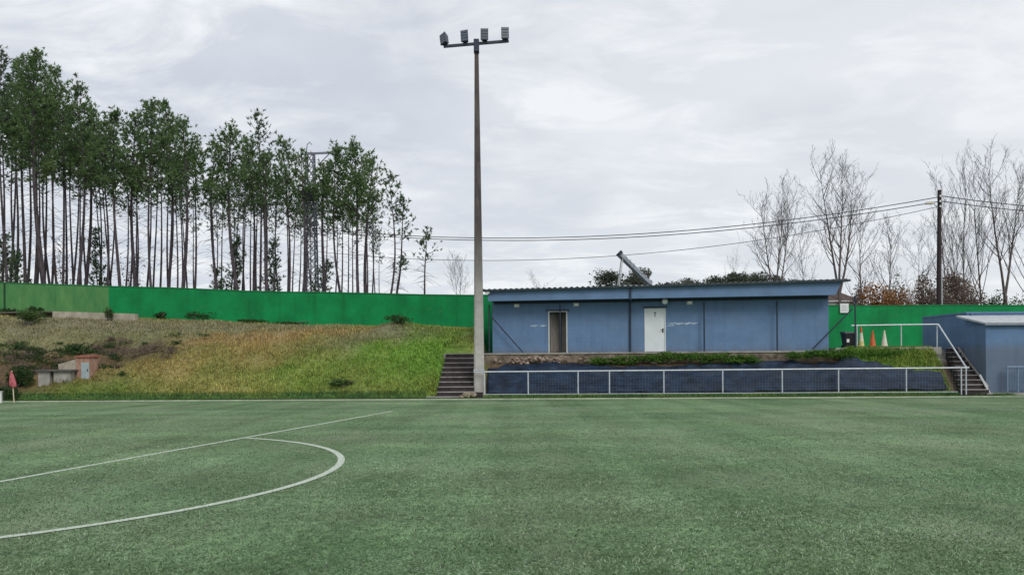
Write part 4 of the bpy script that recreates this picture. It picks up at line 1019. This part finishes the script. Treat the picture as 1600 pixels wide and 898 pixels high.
for j, (x, y, Y, w, lab) in enumerate(FP):
    b = tree_base(x, Y); b.z = 1.5; top = Zat(x, y, Y); t = thing('pine_tree', lab, 'tree', tuple(b), group='distant pines beyond the blue roof'); rnd = random.Random(90 + j)
    MB().tube([b, (b.x, b.y, top - .8)], [.2, .07], 7).build('trunk', m_pbark, t)
    g = MB(); rad = (w / F * Y * .62, 2., 2.2)
    for k in range(5): leaf_mesh(g, (b.x + rnd.gauss(0, .35) * rad[0], b.y + rnd.gauss(0, .5), top - .9 - rnd.random() * 1.8), (rad[0] * .65, 1.2, 1.1), 620, .14, rnd)
    g.build('crown', m_lf_grey, t)

# hip roofed house beyond the wall
hb = P(1312, 474, 58); hz = Zat(1312, 471, 58)
hs = thing('hip_roof_house', 'low white house with a brown hipped roof beyond the green wall', 'house', (hb.x, 60, 2.))
x0, x1 = Xat(1290, 58), Xat(1341, 58)
MB().box(x0 + .2, x1 - .2, 58.2, 62, 1.8, hz).build('wall', m_white, hs)
MB().box(x0 - .05, x1 + .05, 57.95, 62.2, hz, hz + .12).build('eaves', m_white, hs)
ap = Zat(1318, 452, 60)
g = MB(); e = [(x0 - .1, 57.9, hz + .122), (x1 + .1, 57.9, hz + .122), (x1 + .1, 62.3, hz + .122), (x0 - .1, 62.3, hz + .122)]; r1, r2 = (x0 + 1.0, 60.1, ap), (x1 - 1.0, 60.1, ap)
g.face([e[0], e[1], r2, r1]); g.face([e[1], e[2], r2]); g.face([e[2], e[3], r1, r2]); g.face([e[3], e[0], r1]); g.face(e[::-1]); g.build('roof', mat('brown_roof_tile', (.1, .07, .06), .9, .3, 6, bump=.5), hs)
MB().box((x0 + x1) / 2 - .5, (x0 + x1) / 2 + .5, 58.16, 58.2, hz - 1.5, hz - .5).build('window', m_lens, hs)

# ------------------------------------------------------------------ utility poles and cables
m_wood = mat('creosoted_wood', (.035, .026, .028), .9, .4, 3, stretch=(4, 4, .3))
Yu = 50.; ub = P(1466, 478, Yu); ut = P(1468, 297, Yu)
up = thing('utility_pole', 'dark wooden utility pole with a small street lamp beyond the green wall', 'utility pole', (ub.x, Yu, 2.2))
MB().tube([(ub.x, Yu, 2.0), ut], [.17, .115], 10).build('pole', m_wood, up)
MB().tube([(ub.x + .2, Yu - .1, 2.0), (ub.x + .17, Yu - .1, Zat(1470, 415, Yu))], .045, 8).build('conduit', m_steel, up)
a = P(1467, 326, Yu); b = P(1455, 318, Yu)
la = MB(); la.tube([a, (a.x - .3, Yu, a.z + .3), (b.x, Yu - .3, b.z)], .03, 8); lao = la.build('lamp_arm', m_steel, up)
l = MB(); c = P(1448, 319, Yu); l.hexa([(c.x - .28, Yu - .4, c.z - .06), (c.x + .25, Yu - .4, c.z - .06), (c.x + .25, Yu - .15, c.z - .06), (c.x - .28, Yu - .15, c.z - .06)], [(c.x - .16, Yu - .36, c.z + .08), (c.x + .25, Yu - .36, c.z + .1), (c.x + .25, Yu - .19, c.z + .1), (c.x - .16, Yu - .19, c.z + .08)])
l.build('lamp_head', mat('lamp_shell', (.4, .38, .28), .5), lao)
for zz, sgn in ((307, 1), (315, 1), (323, 1)):
    p = P(1467, zz, Yu); MB().lathe((p.x, Yu - .17, p.z - .08), [(.03, 0), (.055, .03), (.055, .1), (.02, .14)], 10).build('insulator', m_glass, up)
m_cable = mat('black_cable', (.02, .022, .025), .6)
def cable(label, pa, pb, sag_px, Ymid, r):
    n = 28; g = MB(); sag = sag_px / F * Ymid
    pts_ = [pa.lerp(pb, i / n) - Vector((0, 0, 4 * sag * (i / n) * (1 - i / n))) for i in range(n + 1)]
    g.tube(pts_, r, 6); o = (pa + pb) / 2
    return tag(g.build('overhead_cable', m_cable, origin=tuple(o), smooth=True), label, 'cable', 'overhead cables')
Yl = 58.5
pyx = 487
cable('upper of the two thick cables sagging from the wooden pole towards the wood', P(1466, 308, Yu), P(pyx, 357, Yl), 35, 53, .026)
cable('lower of the two thick cables sagging from the wooden pole towards the wood', P(1466, 315, Yu), P(pyx, 360, Yl), 34.5, 53, .026)
cable('thin lowest cable sagging below the two thick cables', P(1466, 323, Yu), P(pyx, 392, Yl), 42, 53, .018)
cable('upper cable running right from the wooden pole', P(1469, 306, Yu), P(1950, 330, 47), 11, 49, .026)
cable('lower cable running right from the wooden pole', P(1469, 314, Yu), P(1950, 338, 47), 11, 49, .026)

# lattice pylon with transformer
m_galv = mat('dull_galvanised', (.17, .18, .22), .6, .2, 5, metal=.2)
pb_ = tree_base(pyx, Yl); pt = Zat(pyx, 240, Yl); X, Y0 = pb_.x, Yl
py = thing('lattice_pylon', 'grey lattice pylon carrying a dark transformer among the pines', 'pylon', tuple(pb_))
g = MB(); H_ = pt - pb_.z; w0, w1 = .5, .27
def wz(f): return w0 + (w1 - w0) * f
def cor(f, k): w = wz(f); return Vector((X + w * (-1, 1, 1, -1)[k], Y0 + w * (-1, -1, 1, 1)[k], pb_.z + H_ * f))
nl = 14
for k in range(4): g.beam(cor(0, k) - Vector((0, 0, .5)), cor(1, k), .09, .09)
for i in range(nl):
    for k in range(4):
        a, b = cor(i / nl, k), cor((i + 1) / nl, (k + 1) % 4); c, d = cor(i / nl, (k + 1) % 4), cor((i + 1) / nl, k)
        g.beam(a, b, .05, .05); g.beam(c, d, .05, .05); g.beam(d, b, .045, .045)
g.build('lattice', m_galv, py)
ca = MB(); a, b = P(470, 241, Yl - .32), P(517, 238.5, Yl - .32); ca.beam(a, b, .12, .14); ca.beam(P(497, 258, Yl - .32), P(514, 241, Yl - .32), .06, .06); ca.build('crossarm', m_galv, py)
for x in (474, 486, 512):
    p = P(x, 239, Yl - .32); MB().lathe((p.x, p.y, p.z), [(.03, .05), (.07, .1), (.05, .16), (.07, .22), (.03, .3)], 10).build('insulator', m_glass, py)
g = MB(); q0 = P(480, 236, Yl); g.tube([P(479, 236, Yl), P(480, 226, Yl), P(484, 222, Yl), P(487, 226, Yl)], .035, 6); g.build('jumper_loop', m_galv, py)
t0, t1 = P(473, 312, Yl - 1.0), P(497, 294, Yl - 1.0)
tf = MB(); tf.box(t0.x, t1.x, Yl - 1.1, Yl - .52, t0.z, t1.z); tfo = tf.build('transformer', mat('transformer_paint', (.028, .03, .05), .5, .25, 5), py)
g = MB()
for k in range(7): xx = t0.x + .08 + (t1.x - t0.x - .16) * k / 6; g.box(xx - .02, xx + .02, Yl - 1.2, Yl - 1.102, t0.z + .1, t1.z - .1)
g.build('cooling_fins', m_black, tfo)
for k in range(3):
    xx = t0.x + .25 + k * .35; MB().lathe((xx, Yl - .8, t1.z + .002), [(.06, 0), (.09, .06), (.06, .12), (.09, .18), (.03, .28)], 10).build('bushing', m_glass, tfo)
g = MB(); zl = Zat(pyx, 276, Yl - .6); g.beam((X + .3, Yl - .6, zl), (X + 1.4, Yl - .6, zl), .07, .07); g.beam((X - 1.2, Yl - .6, zl - .9), (X + .3, Yl - .6, zl - .9), .07, .07); g.build('bracket', m_galv, py)

# ------------------------------------------------------------------ daylight
SUN_EL, SUN_AZ = R(43), R(152)         # azimuth clockwise from +Y: high, behind and to the right of the viewer
w = bpy.data.worlds.new('World'); scn.world = w; w.use_nodes = True
nt = w.node_tree; bg = nt.nodes['Background']
sky = N(nt, 'ShaderNodeTexSky', sky_type='NISHITA'); sky.sun_disc = False; sky.sun_elevation = SUN_EL; sky.sun_rotation = SUN_AZ
tc = N(nt, 'ShaderNodeTexCoord').outputs['Generated']
sp_ = N(nt, 'ShaderNodeSeparateXYZ'); nt.links.new(tc, sp_.inputs[0])
def math_(op, a, b=None):
    n = N(nt, 'ShaderNodeMath', operation=op)
    for i, v in enumerate((a, b)):
        if v is None: continue
        if isinstance(v, (int, float)): n.inputs[i].default_value = v
        else: nt.links.new(v, n.inputs[i])
    return n.outputs[0]
zc = math_('ADD', math_('MAXIMUM', sp_.outputs[2], 0.), .16)
cb_ = N(nt, 'ShaderNodeCombineXYZ'); nt.links.new(math_('DIVIDE', sp_.outputs[0], zc), cb_.inputs[0]); nt.links.new(math_('DIVIDE', sp_.outputs[1], zc), cb_.inputs[1])
cv = cb_.outputs[0]
n1 = nz(nt, cv, .55, 6, .5, (.8, 1., 1), .3); n2_ = nz(nt, cv, 3.1, 7, .6, (.8, 1.3, 1), .5); n3 = nz(nt, tc, 3.5, 6, .55, (1, 1, 2.2), .2)
K = 9.6
base = mixrgb(nt, ramp(nt, n1, .36, .64), (.56 * K, .60 * K, .675 * K), (.74 * K, .765 * K, .80 * K))
cl = mixrgb(nt, mul(nt, ramp(nt, n2_, .46, .62), .85), base, (.86 * K, .875 * K, .89 * K))
cl = mixrgb(nt, mul(nt, ramp(nt, n3, .47, .66), .6), cl, (.50 * K, .545 * K, .62 * K))
# brighter cloud towards the right
br = ramp(nt, sp_.outputs[0], -.3, .55); cl = mixrgb(nt, mul(nt, br, .45), cl, (.84 * K, .85 * K, .86 * K))
c = mixrgb(nt, .93, sky.outputs[0], cl)
nt.links.new(c, bg.inputs['Color']); bg.inputs['Strength'].default_value = .1
sl_ = bpy.data.lights.new('sun', 'SUN'); sl_.energy = 1.5; sl_.angle = R(25); sl_.color = (1, .965, .92)
so_ = bpy.data.objects.new('sun', sl_); COL.objects.link(so_)
sd = Vector((math.sin(SUN_AZ) * math.cos(SUN_EL), math.cos(SUN_AZ) * math.cos(SUN_EL), math.sin(SUN_EL)))
so_.rotation_euler = sd.to_track_quat('Z', 'Y').to_euler()
vs = scn.view_settings; vs.view_transform = 'Standard'; vs.look = 'None'; vs.gamma = 1; vs.use_curve_mapping = False; vs.exposure = 0.22
scn.cycles.max_bounces = 6; scn.cycles.use_denoising = True
